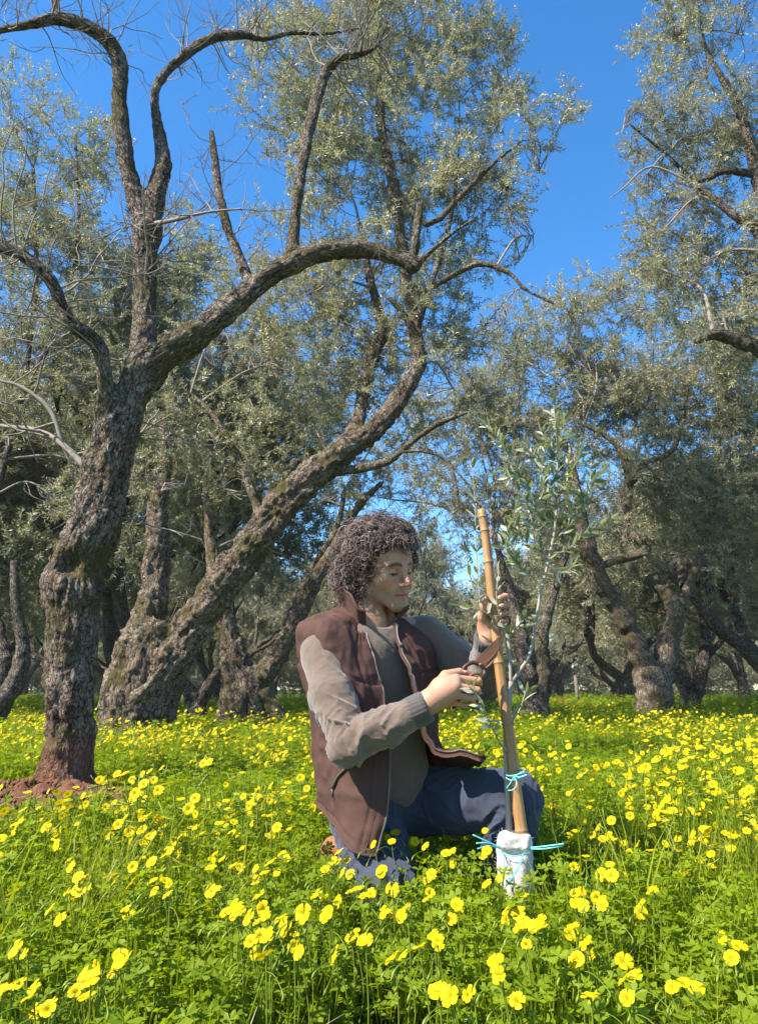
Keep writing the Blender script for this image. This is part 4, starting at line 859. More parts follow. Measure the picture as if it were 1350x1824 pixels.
def build_body():
    pts = np.array([hl(0, 0, 0.2), hl(0, 0, -0.2), J['shR'], J['elR'], J['wrR'], J['wrL'], J['elL'], J['shL'], P(905, 1050, 2.1), P(860, 1240, 1.95), J['hipL'], J['hipR']])
    g = SDF(pts.min(0) - 0.1, pts.max(0) + 0.1, 0.0025)
    E = lambda c, r, k=0.02, mode='add': g.ell(hl(*c), r, HR, k, mode)
    C = lambda a, b, r0, r1, k=0.015, mode='add': g.cone(hl(*a), hl(*b), r0, r1, k, mode)
    E((0, -0.012, 0.028), (0.076, 0.097, 0.082), 0); E((0, 0.034, 0.024), (0.064, 0.057, 0.058), 0.03); E((0, 0.026, -0.04), (0.060, 0.058, 0.066), 0.03)
    for s in (1, -1):
        C((s * 0.054, 0.0, -0.066), (s * 0.016, 0.072, -0.112), 0.019, 0.016, 0.03); E((s * 0.047, 0.053, -0.036), (0.021, 0.024, 0.022), 0.03)
        C((s * 0.043, 0.076, 0.010), (s * 0.012, 0.088, 0.005), 0.009, 0.008, 0.014)
    E((0, 0.079, -0.114), (0.021, 0.016, 0.017), 0.022); E((0, 0.070, -0.072), (0.034, 0.023, 0.034), 0.025)
    for s in (1, -1): E((s * 0.031, 0.097, -0.013), (0.016, 0.013, 0.011), 0.014, 'sub')
    for s in (1, -1):
        E((s * 0.031, 0.0755, -0.013), (0.0125, 0.0125, 0.0125), 0.003); C((s * 0.042, 0.0815, -0.0145), (s * 0.021, 0.0875, -0.0155), 0.0022, 0.0022, 0.003)   # eyeball, lid rim
    C((0, 0.089, 0.0), (0, 0.115, -0.042), 0.0075, 0.0095, 0.014); E((0, 0.115, -0.046), (0.0095, 0.0085, 0.0075), 0.008)
    for s in (1, -1): E((s * 0.0125, 0.100, -0.049), (0.0075, 0.0105, 0.0075), 0.007); E((s * 0.007, 0.108, -0.0565), (0.0035, 0.005, 0.0035), 0.003, 'sub')
    for s in (1, -1):
        C((0, 0.0955, -0.0755), (s * 0.025, 0.081, -0.0805), 0.0048, 0.0025, 0.004); C((0, 0.0935, -0.0875), (s * 0.022, 0.081, -0.0835), 0.0058, 0.0028, 0.004)
        C((0, 0.100, -0.0812), (s * 0.026, 0.085, -0.0818), 0.0013, 0.0013, 0.002, 'sub')
        E((s * 0.078, -0.012, -0.018), (0.011, 0.019, 0.031), 0.01); E((s * 0.085, -0.006, -0.016), (0.006, 0.01, 0.018), 0.006, 'sub')
    E((0, 0.082, -0.099), (0.016, 0.006, 0.005), 0.01, 'sub')
    g.chain([hl(0, -0.025, -0.06), J['neck'] + [0, 0, 0.02], J['neck'] - [0, 0, 0.05]], [0.056, 0.058, 0.066], 0.03)
    for s in (1, -1): C((s * 0.05, -0.02, -0.05), (s * 0.02, 0.03, -0.16), 0.014, 0.011, 0.02)
    # what is hidden under the clothes, so that head and hands are one body
    sp = [J['neck'] - [0, 0, 0.02], P(668, 1200, 2.30), P(668, 1320, 2.33), P(680, 1410, 2.39)]
    g.chain(sp, [0.06, 0.085, 0.085, 0.09], 0.03); g.chain([J['neck'] - [0, 0, 0.03], J['shR']], [0.05, 0.045], 0.03); g.chain([J['neck'] - [0, 0, 0.03], J['shL']], [0.05, 0.045], 0.03)
    g.chain([J['shR'], J['elR'], J['wrR']], [0.042, 0.034, 0.0245], 0.015); g.chain([J['shL'], J['elL'], J['wrL']], [0.042, 0.034, 0.0245], 0.015)
    # right hand: closed on the shears, back of the hand to the camera
    w = J['wrR']; wc = [w, P(772, 1246, 1.985)]
    g.cone(w - (J['wrR'] - J['elR']) * 0.1, P(768, 1250, 1.985), 0.0275, 0.028, 0.015)
    mcp = [P(812, 1209, 2.00), P(812, 1222, 1.985), P(808, 1237, 1.99), P(800, 1250, 2.005)]
    for m, rr in zip(mcp, (0.0135, 0.0145, 0.014, 0.0125)): g.cone(P(766, 1248, 1.985), m, 0.02, rr, 0.02)
    g.ell(P(788, 1226, 2.0), (0.033, 0.022, 0.032), None, 0.02)
    fing = [[(812, 1209, 2.0), (852, 1213, 2.012), (853, 1217, 2.05), (828, 1215, 2.066)], [(812, 1222, 1.985), (850, 1230, 1.998), (850, 1233, 2.036), (824, 1229, 2.052)],
            [(808, 1237, 1.99), (842, 1245, 2.004), (840, 1247, 2.04), (816, 1241, 2.055)], [(800, 1250, 2.005), (827, 1257, 2.016), (824, 1258, 2.044), (804, 1251, 2.055)]]
    for f, r in zip(fing, (0.0098, 0.0098, 0.0093, 0.0082)): g.chain([P(*q) for q in f], [r * 1.12, r * 1.03, r * 0.95, r * 0.85], 0.0035)
    g.chain([P(770, 1234, 2.01), P(793, 1203, 2.02), P(818, 1197, 2.035), P(836, 1203, 2.05)], [0.018, 0.0135, 0.0108, 0.009], 0.008)
    g.ell(P(829, 1197, 2.03), (0.007, 0.004, 0.0045), None, 0.003)
    # left hand: wrapped round the stake from behind
    w = J['wrL']; g.cone(w, P(868, 1118, 2.15), 0.0255, 0.027, 0.015)
    mc = [P(872, 1068, 2.172), P(873, 1082, 2.178), P(873, 1096, 2.178), P(871, 1108, 2.172)]
    for m, rr in zip(mc, (0.0125, 0.013, 0.0125, 0.0115)): g.cone(P(867, 1120, 2.155), m, 0.017, rr, 0.018)
    g.ell(P(864, 1098, 2.15), (0.02, 0.018, 0.036), None, 0.015)
    lf = [[(872, 1068, 2.172), (894, 1061, 2.165), (901, 1062, 2.132), (890, 1065, 2.112)], [(873, 1082, 2.178), (897, 1076, 2.168), (904, 1077, 2.134), (892, 1080, 2.112)],
          [(873, 1096, 2.178), (897, 1091, 2.168), (903, 1092, 2.134), (893, 1094, 2.112)], [(871, 1108, 2.172), (895, 1105, 2.164), (901, 1106, 2.134), (892, 1107, 2.114)]]
    for f, r in zip(lf, (0.0092, 0.0095, 0.009, 0.008)): g.chain([P(*q) for q in f], [r * 1.1, r * 1.02, r * 0.95, r * 0.85], 0.003)
    g.chain([P(864, 1122, 2.145), P(858, 1100, 2.125), P(860, 1080, 2.112), P(866, 1066, 2.106)], [0.017, 0.0125, 0.0105, 0.0085], 0.008)
    v, q = g.mesh(); return v, q

v, q = build_body(); v = relax(v, q, 1, 0.35)
L = (v - HC) @ HR                                    # head coordinates
n = len(v); base = np.tile([0.50, 0.275, 0.175], (n, 1)); head = (np.linalg.norm(L - [0, 0.02, -0.02], axis=1) < 0.17) & (L[:, 2] > -0.15)
def blend(col, m): 
    global base
    base = base * (1 - m[:, None]) + np.array(col) * m[:, None]
sm = lambda x, a, b: np.clip((x - a) / (b - a), 0, 1)
ax = np.abs(L[:, 0])
front = head & (L[:, 1] > 0.02)
blend((0.53, 0.25, 0.165), front * np.exp(-(((ax - 0.045) / 0.02) ** 2 + ((L[:, 2] + 0.045) / 0.02) ** 2)) * 0.6)
blend((0.52, 0.22, 0.15), front * sm(L[:, 1], 0.104, 0.114) * 0.6)
stub = front * sm(-L[:, 2], 0.058, 0.078) * sm(L[:, 2], -0.165, -0.125) * (1 - 0.2 * vnoise(v * 900, 3)); blend((0.24, 0.155, 0.11), np.clip(stub, 0, 1) * 0.5)
blend((0.26, 0.17, 0.12), front * np.exp(-((L[:, 2] + 0.066) / 0.006) ** 2) * (ax < 0.026) * (L[:, 1] > 0.07) * 0.5)
lip = front * (L[:, 1] > 0.078) * (ax < 0.0265) * np.exp(-((L[:, 2] + 0.0815) / 0.0078) ** 4); blend((0.46, 0.15, 0.115), np.clip(lip, 0, 1) * 0.8)
blend((0.14, 0.04, 0.035), front * (L[:, 1] > 0.078) * (ax < 0.0255) * np.exp(-((L[:, 2] + 0.0815) / 0.0016) ** 2))
bz = 0.0085 + 0.004 * np.sin((ax - 0.012) / 0.036 * 3.14); brow = front * (L[:, 1] > 0.055) * np.exp(-((L[:, 2] - bz) / 0.0055) ** 2) * sm(ax, 0.009, 0.014) * (1 - sm(ax, 0.047, 0.054)); blend((0.03, 0.018, 0.013), np.clip(brow * 1.2, 0, 1) * 0.85)
ez = -0.0165 - 0.0015 * np.cos((ax - 0.031) / 0.014 * 1.5); eye = front * (L[:, 1] > 0.06) * (np.abs(ax - 0.0315) < 0.0145) * np.exp(-((L[:, 2] - ez) / 0.0034) ** 2)
blend((0.38, 0.33, 0.29), np.clip(front * (L[:, 1] > 0.06) * (np.abs(ax - 0.0315) < 0.012) * np.exp(-((L[:, 2] + 0.0195) / 0.0025) ** 2), 0, 1) * 0.7)
blend((0.02, 0.012, 0.01), np.clip(front * (L[:, 1] > 0.06) * (np.abs(ax - 0.033) < 0.0052) * np.exp(-((L[:, 2] + 0.0192) / 0.003) ** 2), 0, 1)); blend((0.02, 0.012, 0.01), np.clip(eye, 0, 1) * 0.9)
hand = ~head & (v[:, 0] > 0.1); blend((0.50, 0.235, 0.16), hand * np.clip(0.4 + 0.8 * vnoise(v * 60, 2), 0, 1) * 0.35)
def skin_mat():
    N = NT('skin'); a = N.attr('skin').outputs['Color']; g = N.n('ShaderNodeNewGeometry').outputs['Position']; b = N.noise(g, 420, 4, 0.6)
    c = N.mix(N.noise(g, 45, 4), a, (0.82, 0.74, 0.70), 'MULTIPLY'); 
    s = N.bsdf(c, 0.48, 0.35, N.bump(N.math('ADD', b, N.math('MULTIPLY', N.noise(g, 130, 5, 0.6), 1.2)), 0.3, 0.003)); s.inputs['Subsurface Weight'].default_value = 0.12; s.inputs['Subsurface Radius'].default_value = (0.012, 0.005, 0.003); s.inputs['Subsurface Scale'].default_value = 0.5
    return N.finish(s)
man = link('person', mesh_np('body', v, q, None, True, [skin_mat()], {'skin': base}), None, 'kneeling curly-haired person in brown vest and navy trousers holding a bamboo stake and shears', 'person'); print('body', len(v), time.time() - T0)

def cloth_mat(name, col, col2, weave=700, rough=0.9, fuzz=0.3, bump=0.25, blot=9):
    N = NT(name); g = N.n('ShaderNodeNewGeometry').outputs['Position']; a = N.noise(g, blot, 5, 0.6); w = N.noise(g, weave, 3, 0.7); m = N.noise(g, 120, 4, 0.65)
    c = N.mix(a, col, col2); c = N.mix(N.math('MULTIPLY', m, 0.5), c, tuple(x * 0.72 for x in col))
    s = N.bsdf(c, rough, 0.15, N.bump(N.math('ADD', w, N.math('MULTIPLY', m, 0.8)), bump, 0.004)); s.inputs['Sheen Weight'].default_value = fuzz; s.inputs['Sheen Roughness'].default_value = 0.5
    return N.finish(s)
M_VEST = cloth_mat('brown_canvas', (0.072, 0.037, 0.029), (0.104, 0.055, 0.043), 900, 0.9, 0.0)
M_SWT = cloth_mat('taupe_fleece', (0.135, 0.095, 0.071), (0.18, 0.13, 0.099), 380, 0.95, 0.4, 0.5)
M_TEE = cloth_mat('dark_grey_knit', (0.055, 0.048, 0.043), (0.08, 0.072, 0.065), 600, 0.95, 0.2)
M_RIB = cloth_mat('grey_rib_cuff', (0.075, 0.066, 0.06), (0.105, 0.092, 0.084), 600, 0.95, 0.25)
M_PANT = cloth_mat('navy_cotton', (0.036, 0.043, 0.068), (0.058, 0.068, 0.10), 1100, 0.85, 0.15)
M_LIN = cloth_mat('beige_lining', (0.17, 0.13, 0.085), (0.24, 0.19, 0.13), 800)
M_BOOT = cloth_mat('tan_leather', (0.24, 0.10, 0.035), (0.34, 0.16, 0.06), 300, 0.6, 0.0)
M_SOLE = cloth_mat('dark_rubber', (0.03, 0.025, 0.02), (0.05, 0.04, 0.035), 300, 0.8, 0.0)
N_ = NT('zip_metal'); M_ZIP = N_.finish(N_.bsdf((0.10, 0.085, 0.075), 0.5, 0.5, Metallic=0.4))

# --- sweater
arm_r = [J['shR'], J['shR'] * 0.5 + J['elR'] * 0.5 + [-0.012, 0, 0], J['elR'], J['elR'] * 0.5 + J['wrR'] * 0.5 + [0, 0, -0.006], J['wrR'] + (J['elR'] - J['wrR']) * 0.16]
arm_l = [J['shL'], J['shL'] * 0.5 + J['elL'] * 0.5, J['elL'], J['elL'] * 0.5 + J['wrL'] * 0.5, J['wrL'] + (J['elL'] - J['wrL']) * 0.18]
allp = np.array(arm_r + arm_l + [J['hipL'], J['hipR'], J['neck']])
g = SDF(allp.min(0) - 0.2, allp.max(0) + 0.2, 0.0042)
for c, r in ((P(668, 1185, 2.29), (0.165, 0.105, 0.16)), (P(672, 1290, 2.31), (0.155, 0.115, 0.17)), (P(680, 1380, 2.36), (0.16, 0.125, 0.13))): g.ell(c, r, TOR, 0.07)
g.chain([J['neck'] - [0, 0, 0.055], J['shR'] + [0, 0, -0.01]], [0.055, 0.055], 0.04); g.chain([J['neck'] - [0, 0, 0.055], J['shL'] + [0, 0, -0.01]], [0.055, 0.05], 0.04)
g.chain(arm_r, [0.056, 0.060, 0.055, 0.048, 0.0415], 0.04); g.chain(arm_l, [0.060, 0.062, 0.056, 0.046, 0.040], 0.04)
cut = J['neck'] + np.array([0.017, -0.034, -0.018]); g.ell(cut, (0.064, 0.066, 0.05), None, 0.01, 'sub')
v, q = g.mesh(); nr = vnormals(v, q)
for ch, seed, amp in ((arm_r, 3, 1.0), (arm_l, 9, 0.6)):
    S, D, dist = limb_coords(v, ch); tot = sum(np.linalg.norm(ch[i + 1] - ch[i]) for i in range(4)); se = np.linalg.norm(ch[1] - ch[0]) + np.linalg.norm(ch[2] - ch[1])
    near = np.exp(-((S - se) / 0.10) ** 2) + 0.5 * np.exp(-((S - tot) / 0.09) ** 2) + 0.35 * np.exp(-(S / 0.1) ** 2) + 0.22
    on = np.clip((0.095 - dist) / 0.02, 0, 1) * np.clip((S - 0.06) / 0.06, 0, 1) * np.clip((tot - 0.004 - S) / 0.05, 0, 1)
    f1 = 1 - 2 * np.abs(vnoise(np.c_[S * 26 + 1.5 * D[:, 1], D[:, :2] * 0.9], seed)); f2 = 1 - 2 * np.abs(vnoise(np.c_[S * 58 + 2 * D[:, 0], D[:, :2] * 1.6], seed + 1))
    v = v + nr * (on * near * amp * (0.011 * np.abs(f1) * f1 + 0.0032 * np.abs(f2) * f2 - 0.003))[:, None]
v = v + nr * (0.0025 * fbm(v * 22, 4))[:, None]
armd = np.minimum(limb_coords(v, arm_r)[2], limb_coords(v, arm_l)[2] + 0.0)
isarm = armd < 0.088
fq = isarm[q].mean(1) > 0.5
def submesh(nm, f, mat): u, inv = np.unique(f, return_inverse=True); return mesh_np(nm, v[u], inv.reshape(-1, 4), None, True, [mat])
swt = link('sweater', submesh('sweater', q[~fq], M_SWT), man); link('sleeve', submesh('sleeves', q[fq], M_SWT), swt)
def cuff(w, e, r, name='cuff', L=0.058):
    d = norm(w - e); p0 = w - d * 0.045; th = np.linspace(0, 1, 9); c = p0 + d * (th[:, None] * L)
    rr = r * (1 + 0.03 * np.sin(th * 3.14)) * np.where(th > 0.99, 0.93, 1); mb = MB(); vv, qq, tt, bk = tube(c, rr, 72, False)
    a = np.arange(72) / 72 * 6.283 * 24; k = np.tile(np.cos(a) * 0.0011, 9); ctr = np.repeat(c, 72, 0); vv = vv + norm(vv - ctr) * k[:, None]
    vi = ctr + (vv - ctr) * 0.8; nn = len(vv); mb.add(vv, qq); mb.add(vi, qq[:, ::-1]); L0 = 8 * 72; j = np.arange(72); kk = (j + 1) % 72
    mb.q.append(np.stack([L0 + j, L0 + kk, nn + L0 + kk, nn + L0 + j], 1)); link(name, mb.build(name, M_RIB), swt)
cuff(J['wrR'], J['elR'], 0.0405, L=0.062); cuff(J['wrL'], J['elL'], 0.0375, L=0.06)
ring = MB(); a = np.linspace(0, 6.283, 41); nc = J['neck'] + np.array([0.014, -0.027, -0.038]); tilt = np.array(Matrix.Rotation(rad(-24), 3, Vector(RV)))
ring.tube((np.stack([np.cos(a) * 0.066, np.sin(a) * 0.068, 0 * a], 1) @ tilt.T) + nc, 0.009, 8, False); link('neckband', ring.build('neckband', M_TEE), swt)

# --- trousers
g = SDF(np.array([J['hipR'], J['hipL'], J['knL'], J['knR'], J['anR'], J['anL']]).min(0) - 0.2, np.array([J['hipR'], J['hipL'], J['knL'], J['knR'], J['anR'], J['anL']]).max(0) + 0.2, 0.0045)
g.ell(P(684, 1420, 2.41), (0.165, 0.13, 0.13), TOR, 0)
legL = [J['hipL'], J['hipL'] * 0.5 + J['knL'] * 0.5, J['knL'], J['knL'] * 0.5 + J['anL'] * 0.5, J['anL']]; legR = [J['hipR'], J['hipR'] * 0.5 + J['knR'] * 0.5, J['knR'], J['knR'] * 0.55 + J['anR'] * 0.45, J['anR']]
g.chain(legL, [0.098, 0.088, 0.076, 0.070, 0.062], 0.05); g.chain(legR, [0.098, 0.088, 0.074, 0.070, 0.06], 0.05)
v, q = g.mesh(); nr = vnormals(v, q)
for ch, seed in ((legL, 13), (legR, 19)):
    S, D, dist = limb_coords(v, ch); sk = np.linalg.norm(ch[1] - ch[0]) * 2
    near = np.exp(-((S - sk) / 0.14) ** 2) * 0.9 + np.exp(-(S / 0.16) ** 2) + 0.25; on = np.clip((0.12 - dist) / 0.03, 0, 1)
    f1 = 1 - 2 * np.abs(vnoise(np.c_[S * 15 + 2.2 * D[:, 1] + 1.0 * D[:, 0], D[:, :2] * 0.8], seed)); f2 = 1 - 2 * np.abs(vnoise(np.c_[S * 34 + 3.0 * D[:, 1], D[:, :2] * 1.1], seed + 1))
    v = v + nr * (on * near * (0.012 * np.abs(f1) * f1 + 0.007 * np.abs(f2) * f2 - 0.003))[:, None]
v = v + nr * (0.002 * fbm(v * 25, 7))[:, None]
trs = link('trousers', mesh_np('trousers', v, q, None, True, [M_PANT]), man)

# --- boots
def boot(heel, toe, up, r=0.042):
    """heel, toe: ends of the sole; up: towards the ankle"""
    up = norm(up); d = norm(toe - heel); side = np.cross(d, up); L = np.linalg.norm(toe - heel); Rm = np.stack([d, side, up], 1)
    g = SDF(np.minimum(heel, toe) - 0.18, np.maximum(heel, toe) + 0.18, 0.004)
    g.cone(heel + up * 0.035 + d * 0.035, toe + up * 0.03 - d * 0.04, 0.036, 0.036, 0); g.ell(toe - d * 0.06 + up * 0.028, (0.065, 0.047, 0.032), Rm, 0.03); g.cone(heel + up * 0.04 + d * 0.04, heel + up * 0.13 + d * 0.05, 0.04, 0.045, 0.04); g.cone(heel + d * 0.08 + up * 0.07, toe - d * 0.1 + up * 0.04, 0.035, 0.03, 0.04)
    v, q = g.mesh(); v = v + vnormals(v, q) * (0.002 * fbm(v * 40, 3))[:, None]; b = link('boot', mesh_np('boot', v, q, None, True, [M_BOOT]), man)
    mb = MB(); a = np.linspace(0, 6.283, 29)[:-1]; w = 0.040 + 0.008 * np.cos(a) - 0.006 * np.cos(2 * a); o = heel + d * L / 2
    pr = [o + d * (L / 2 * math.cos(t)) + side * (w[i] * math.sin(t)) for i, t in enumerate(a)]; lo = np.array(pr) - up * 0.012; hi = np.array(pr) + up * 0.012; vv = np.vstack([lo, hi, [o - up * 0.012], [o + up * 0.012]]); j = np.arange(28); k = (j + 1) % 28
    mb.add(vv, np.stack([j, k, 28 + k, 28 + j], 1), np.vstack([np.stack([k, j, np.full(28, 56)], 1), np.stack([28 + j, 28 + k, np.full(28, 57)], 1)])); link('sole', mb.build('sole', M_SOLE), b)
back = norm(J['anR'] - J['knR'])
boot(P(578, 1500, 2.50), P(592, 1600, 2.60), np.array([0.75, -0.5, 0.1]))
lt = norm((J['knL'] - J['hipL']) * [1, 1, 0]); boot(J['anL'] * [1, 1, 0] - lt * 0.06 + [0, 0, 0.012], J['anL'] * [1, 1, 0] + lt * 0.2 + [0, 0, 0.012], UP)

# --- vest: lofted rows from collar seam to hem; columns run from the right zip round the back to the left zip
rows = [((655, 1092, 2.305), .082, .082, .075, (646, 1118, 2.205), (702, 1110, 2.235)), ((657, 1098, 2.30), .16, .112, .105, (654, 1146, 2.175), (708, 1136, 2.205)),
        ((663, 1120, 2.295), .232, .140, .125, (664, 1180, 2.15), (717, 1168, 2.18)), ((668, 1196, 2.29), .215, .145, .13, (680, 1235, 2.13), (732, 1214, 2.16)),
        ((668, 1262, 2.31), .195, .155, .125, (688, 1300, 2.11), (744, 1276, 2.165)), ((668, 1325, 2.33), .186, .162, .125, (691, 1370, 2.09), (756, 1318, 2.165)),
        ((672, 1375, 2.36), .18, .165, .125, (687, 1440, 2.07), (784, 1344, 2.15)), ((677, 1410, 2.39), .178, .165, .125, (667, 1524, 2.05), (856, 1356, 2.12))]
NC = 25; ctrl = np.zeros((len(rows), NC, 3))
for j, (c, a, bf, bb, zr, zl) in enumerate(rows):
    C0 = P(*c); phi = np.linspace(rad(14), rad(344), NC); sn = np.sin(phi); cs = np.cos(phi)
    pt = C0 + (np.sign(sn) * np.abs(sn) ** (0.7 if 0 < j < 5 else 0.85) * a)[:, None] * RV + (np.where(cs > 0, bf, bb) * np.sign(cs) * np.abs(cs) ** (0.55 if 0 < j < 4 else 0.8))[:, None] * FV
    if j == 1: pt[:, 2] -= 0.006 * np.abs(sn) ** 2
    if j == 0: pt[:, 2] += 0.012 * (cs < 0)
    i = np.arange(NC); eR = P(*zr) - pt[0]; eL = P(*zl) - pt[-1]; w = 6.5 if j < 6 else 7.5
    pt = pt + np.exp(-(i / (w * 0.62)) ** 2)[:, None] * eR + np.exp(-((NC - 1 - i) / (w * 0.62)) ** 2)[:, None] * eL
    ctrl[j] = pt
A = catmull(ctrl.reshape(len(rows), -1), 16).reshape(-1, NC, 3); nR = len(A); A = np.transpose(A, (1, 0, 2)); A = catmull(A.reshape(NC, -1), 9).reshape(-1, nR, 3); A = np.transpose(A, (1, 0, 2)); nCc = A.shape[1]
vv = A.reshape(-1, 3); k = (np.arange(nR - 1)[:, None] * nCc + np.arange(nCc - 1)[None]).ravel(); qq = np.stack([k, k + nCc, k + nCc + 1, k + 1], 1)
nr = vnormals(vv, qq)
ctr = vv.mean(0)
if ((vv - ctr) * nr).sum(1).mean() < 0: qq = qq[:, ::-1]; nr = -nr
U = np.repeat(np.arange(nR) / 16, nCc); W = np.tile(np.arange(nCc) / 9, nR)
groove = lambda x, c, w: np.exp(-((x - c) / w) ** 2)
fold = 0.007 * fbm(vv * [9, 9, 6], 31) + 0.0055 * (1 - 2 * np.abs(vnoise(vv * [18, 18, 11] + 5, 8))) + 0.003 * (1 - 2 * np.abs(vnoise(vv * [34, 34, 26] + 5, 28))) + 0.0015 * fbm(vv * 45, 12, 2)
wsp = 0.9 + 0.35 * np.sin(W * 0.2); quilt = 0.0016 * (np.abs(np.sin((W * 0.9 + U * 1.1) * 1.5)) ** 0.3 + np.abs(np.sin((W * 0.9 - U * 1.1) * 1.5)) ** 0.3) * (U > 2.8)
seam = -0.004 * (groove(U, 2.75, 0.05) * (np.minimum(W, 24 - W) < 8) + groove(np.minimum(W, 24 - W), 1.15, 0.07) + groove(U, 6.82, 0.03) + groove(np.minimum(W, 24 - W), 6.6, 0.06) * (U > 3)) + 0.003 * groove(U, 2.68, 0.04) * (np.minimum(W, 24 - W) < 8) + 0.0025 * (np.minimum(W, 24 - W) < 0.6)
o3 = vv + nr * (fold + quilt + seam + 0.006)[:, None]; i3 = vv + nr * (fold - 0.004)[:, None]
mb = MB(); nn = len(vv); mb.add(o3, qq); mb.add(i3, qq[:, ::-1])
idx = np.arange(nn).reshape(nR, nCc)
def rim(e, flip):
    f = np.stack([e[:-1], e[1:], e[1:] + nn, e[:-1] + nn], 1); mb.q.append(f[:, ::-1] if flip else f)
rim(idx[0], False); rim(idx[-1], True); rim(idx[:, 0], True); rim(idx[:, -1], False)
vest = link('vest', mb.build('vest', M_VEST), man); O3 = o3.reshape(nR, nCc, 3)
for col in (0, nCc - 1):
    z = MB(); z.tube(O3[4:, col][::2] * 1.0, 0.0032, 6); link('zip', z.build('zip', M_ZIP), vest)
    t = MB(); cc = 7 if col == 0 else nCc - 8; t.tube(O3[2:, cc][::2] - nr.reshape(nR, nCc, 3)[2:, cc][::2] * 0.0015, 0.0022, 5); link('piping', t.build('piping', M_VEST), vest)
t = MB(); t.tube(O3[-1, ::2] , 0.0045, 6); link('hem', t.build('hem', M_VEST), vest)
def on_vest(px, py):
    s = to_px(o3); d = np.hypot(s[:, 0] - px, s[:, 1] - py); m = np.where(d < 6)[0]; return o3[m[np.argmin(o3[m, 1])]] if len(m) else o3[np.argmin(d)]
pz = catmull([on_vest(x, y) + [0, -0.004, 0] for x, y in ((587, 1402), (597, 1386), (611, 1369), (622, 1356))], 4); t = MB(); t.tube(pz, 0.0042, 6); t.tube(np.array([pz[0], pz[0] + [0, -0.003, -0.022]]), 0.003, 5); link('pocket_zip', t.build('pocket_zip', M_ZIP), vest)
for px_, py_ in ((719, 1146), (741, 1262)):
    b_ = on_vest(px_, py_) - FV * 0 + np.array([0.0, -0.003, 0]); t = MB(); t.tube(np.array([b_, b_ + FV * 0.005]), [0.0075, 0.006], 12); link('snap', t.build('snap', M_ZIP), vest)
# collar: stands up from the top row and opens outwards
top = O3[0]; cN = J['neck']; out = norm((top - cN) * [1, 1, 0.0]); m = nCc; H = np.linspace(0, 1, 7)
wE = np.minimum(np.arange(m), m - 1 - np.arange(m)) / (m / 2); hgt = 0.062 * (0.55 + 0.45 * np.clip(wE * 4, 0, 1)); flare = 0.016 + 0.020 * np.exp(-(wE / 0.22) ** 2)
G = np.stack([top + out * (flare * (h ** 1.3))[:, None] * 1.0 + UP * (hgt * h)[:, None] - out * 0.004 for h in H]); ph, pw = 7, m
k = (np.arange(ph - 1)[:, None] * pw + np.arange(pw - 1)[None]).ravel(); qc = np.stack([k, k + pw, k + pw + 1, k + 1], 1); gv = G.reshape(-1, 3); gn = vnormals(gv, qc); sgn = 1 if ((gv - cN) * gn).sum(1).mean() > 0 else -1
gn = gn * sgn; qc = qc if sgn > 0 else qc[:, ::-1]; gv = gv + gn * (0.003 * fbm(gv * 30, 3))[:, None]
mb = MB(); mb.add(gv + gn * 0.003, qc); col_o = link('collar', mb.build('collar', M_VEST), vest)
mb = MB(); mb.add(gv - gn * 0.003, qc[:, ::-1]); ei = np.arange(pw); 
lin = link('collar_lining', mb.build('collar_lining', M_LIN), col_o)
eg = MB(); rim_p = np.vstack([G[:, 0], G[-1, ::3], G[::-1, -1]]); eg.tube(rim_p, 0.0042, 6); link('collar_edge', eg.build('collar_edge', M_VEST), col_o)

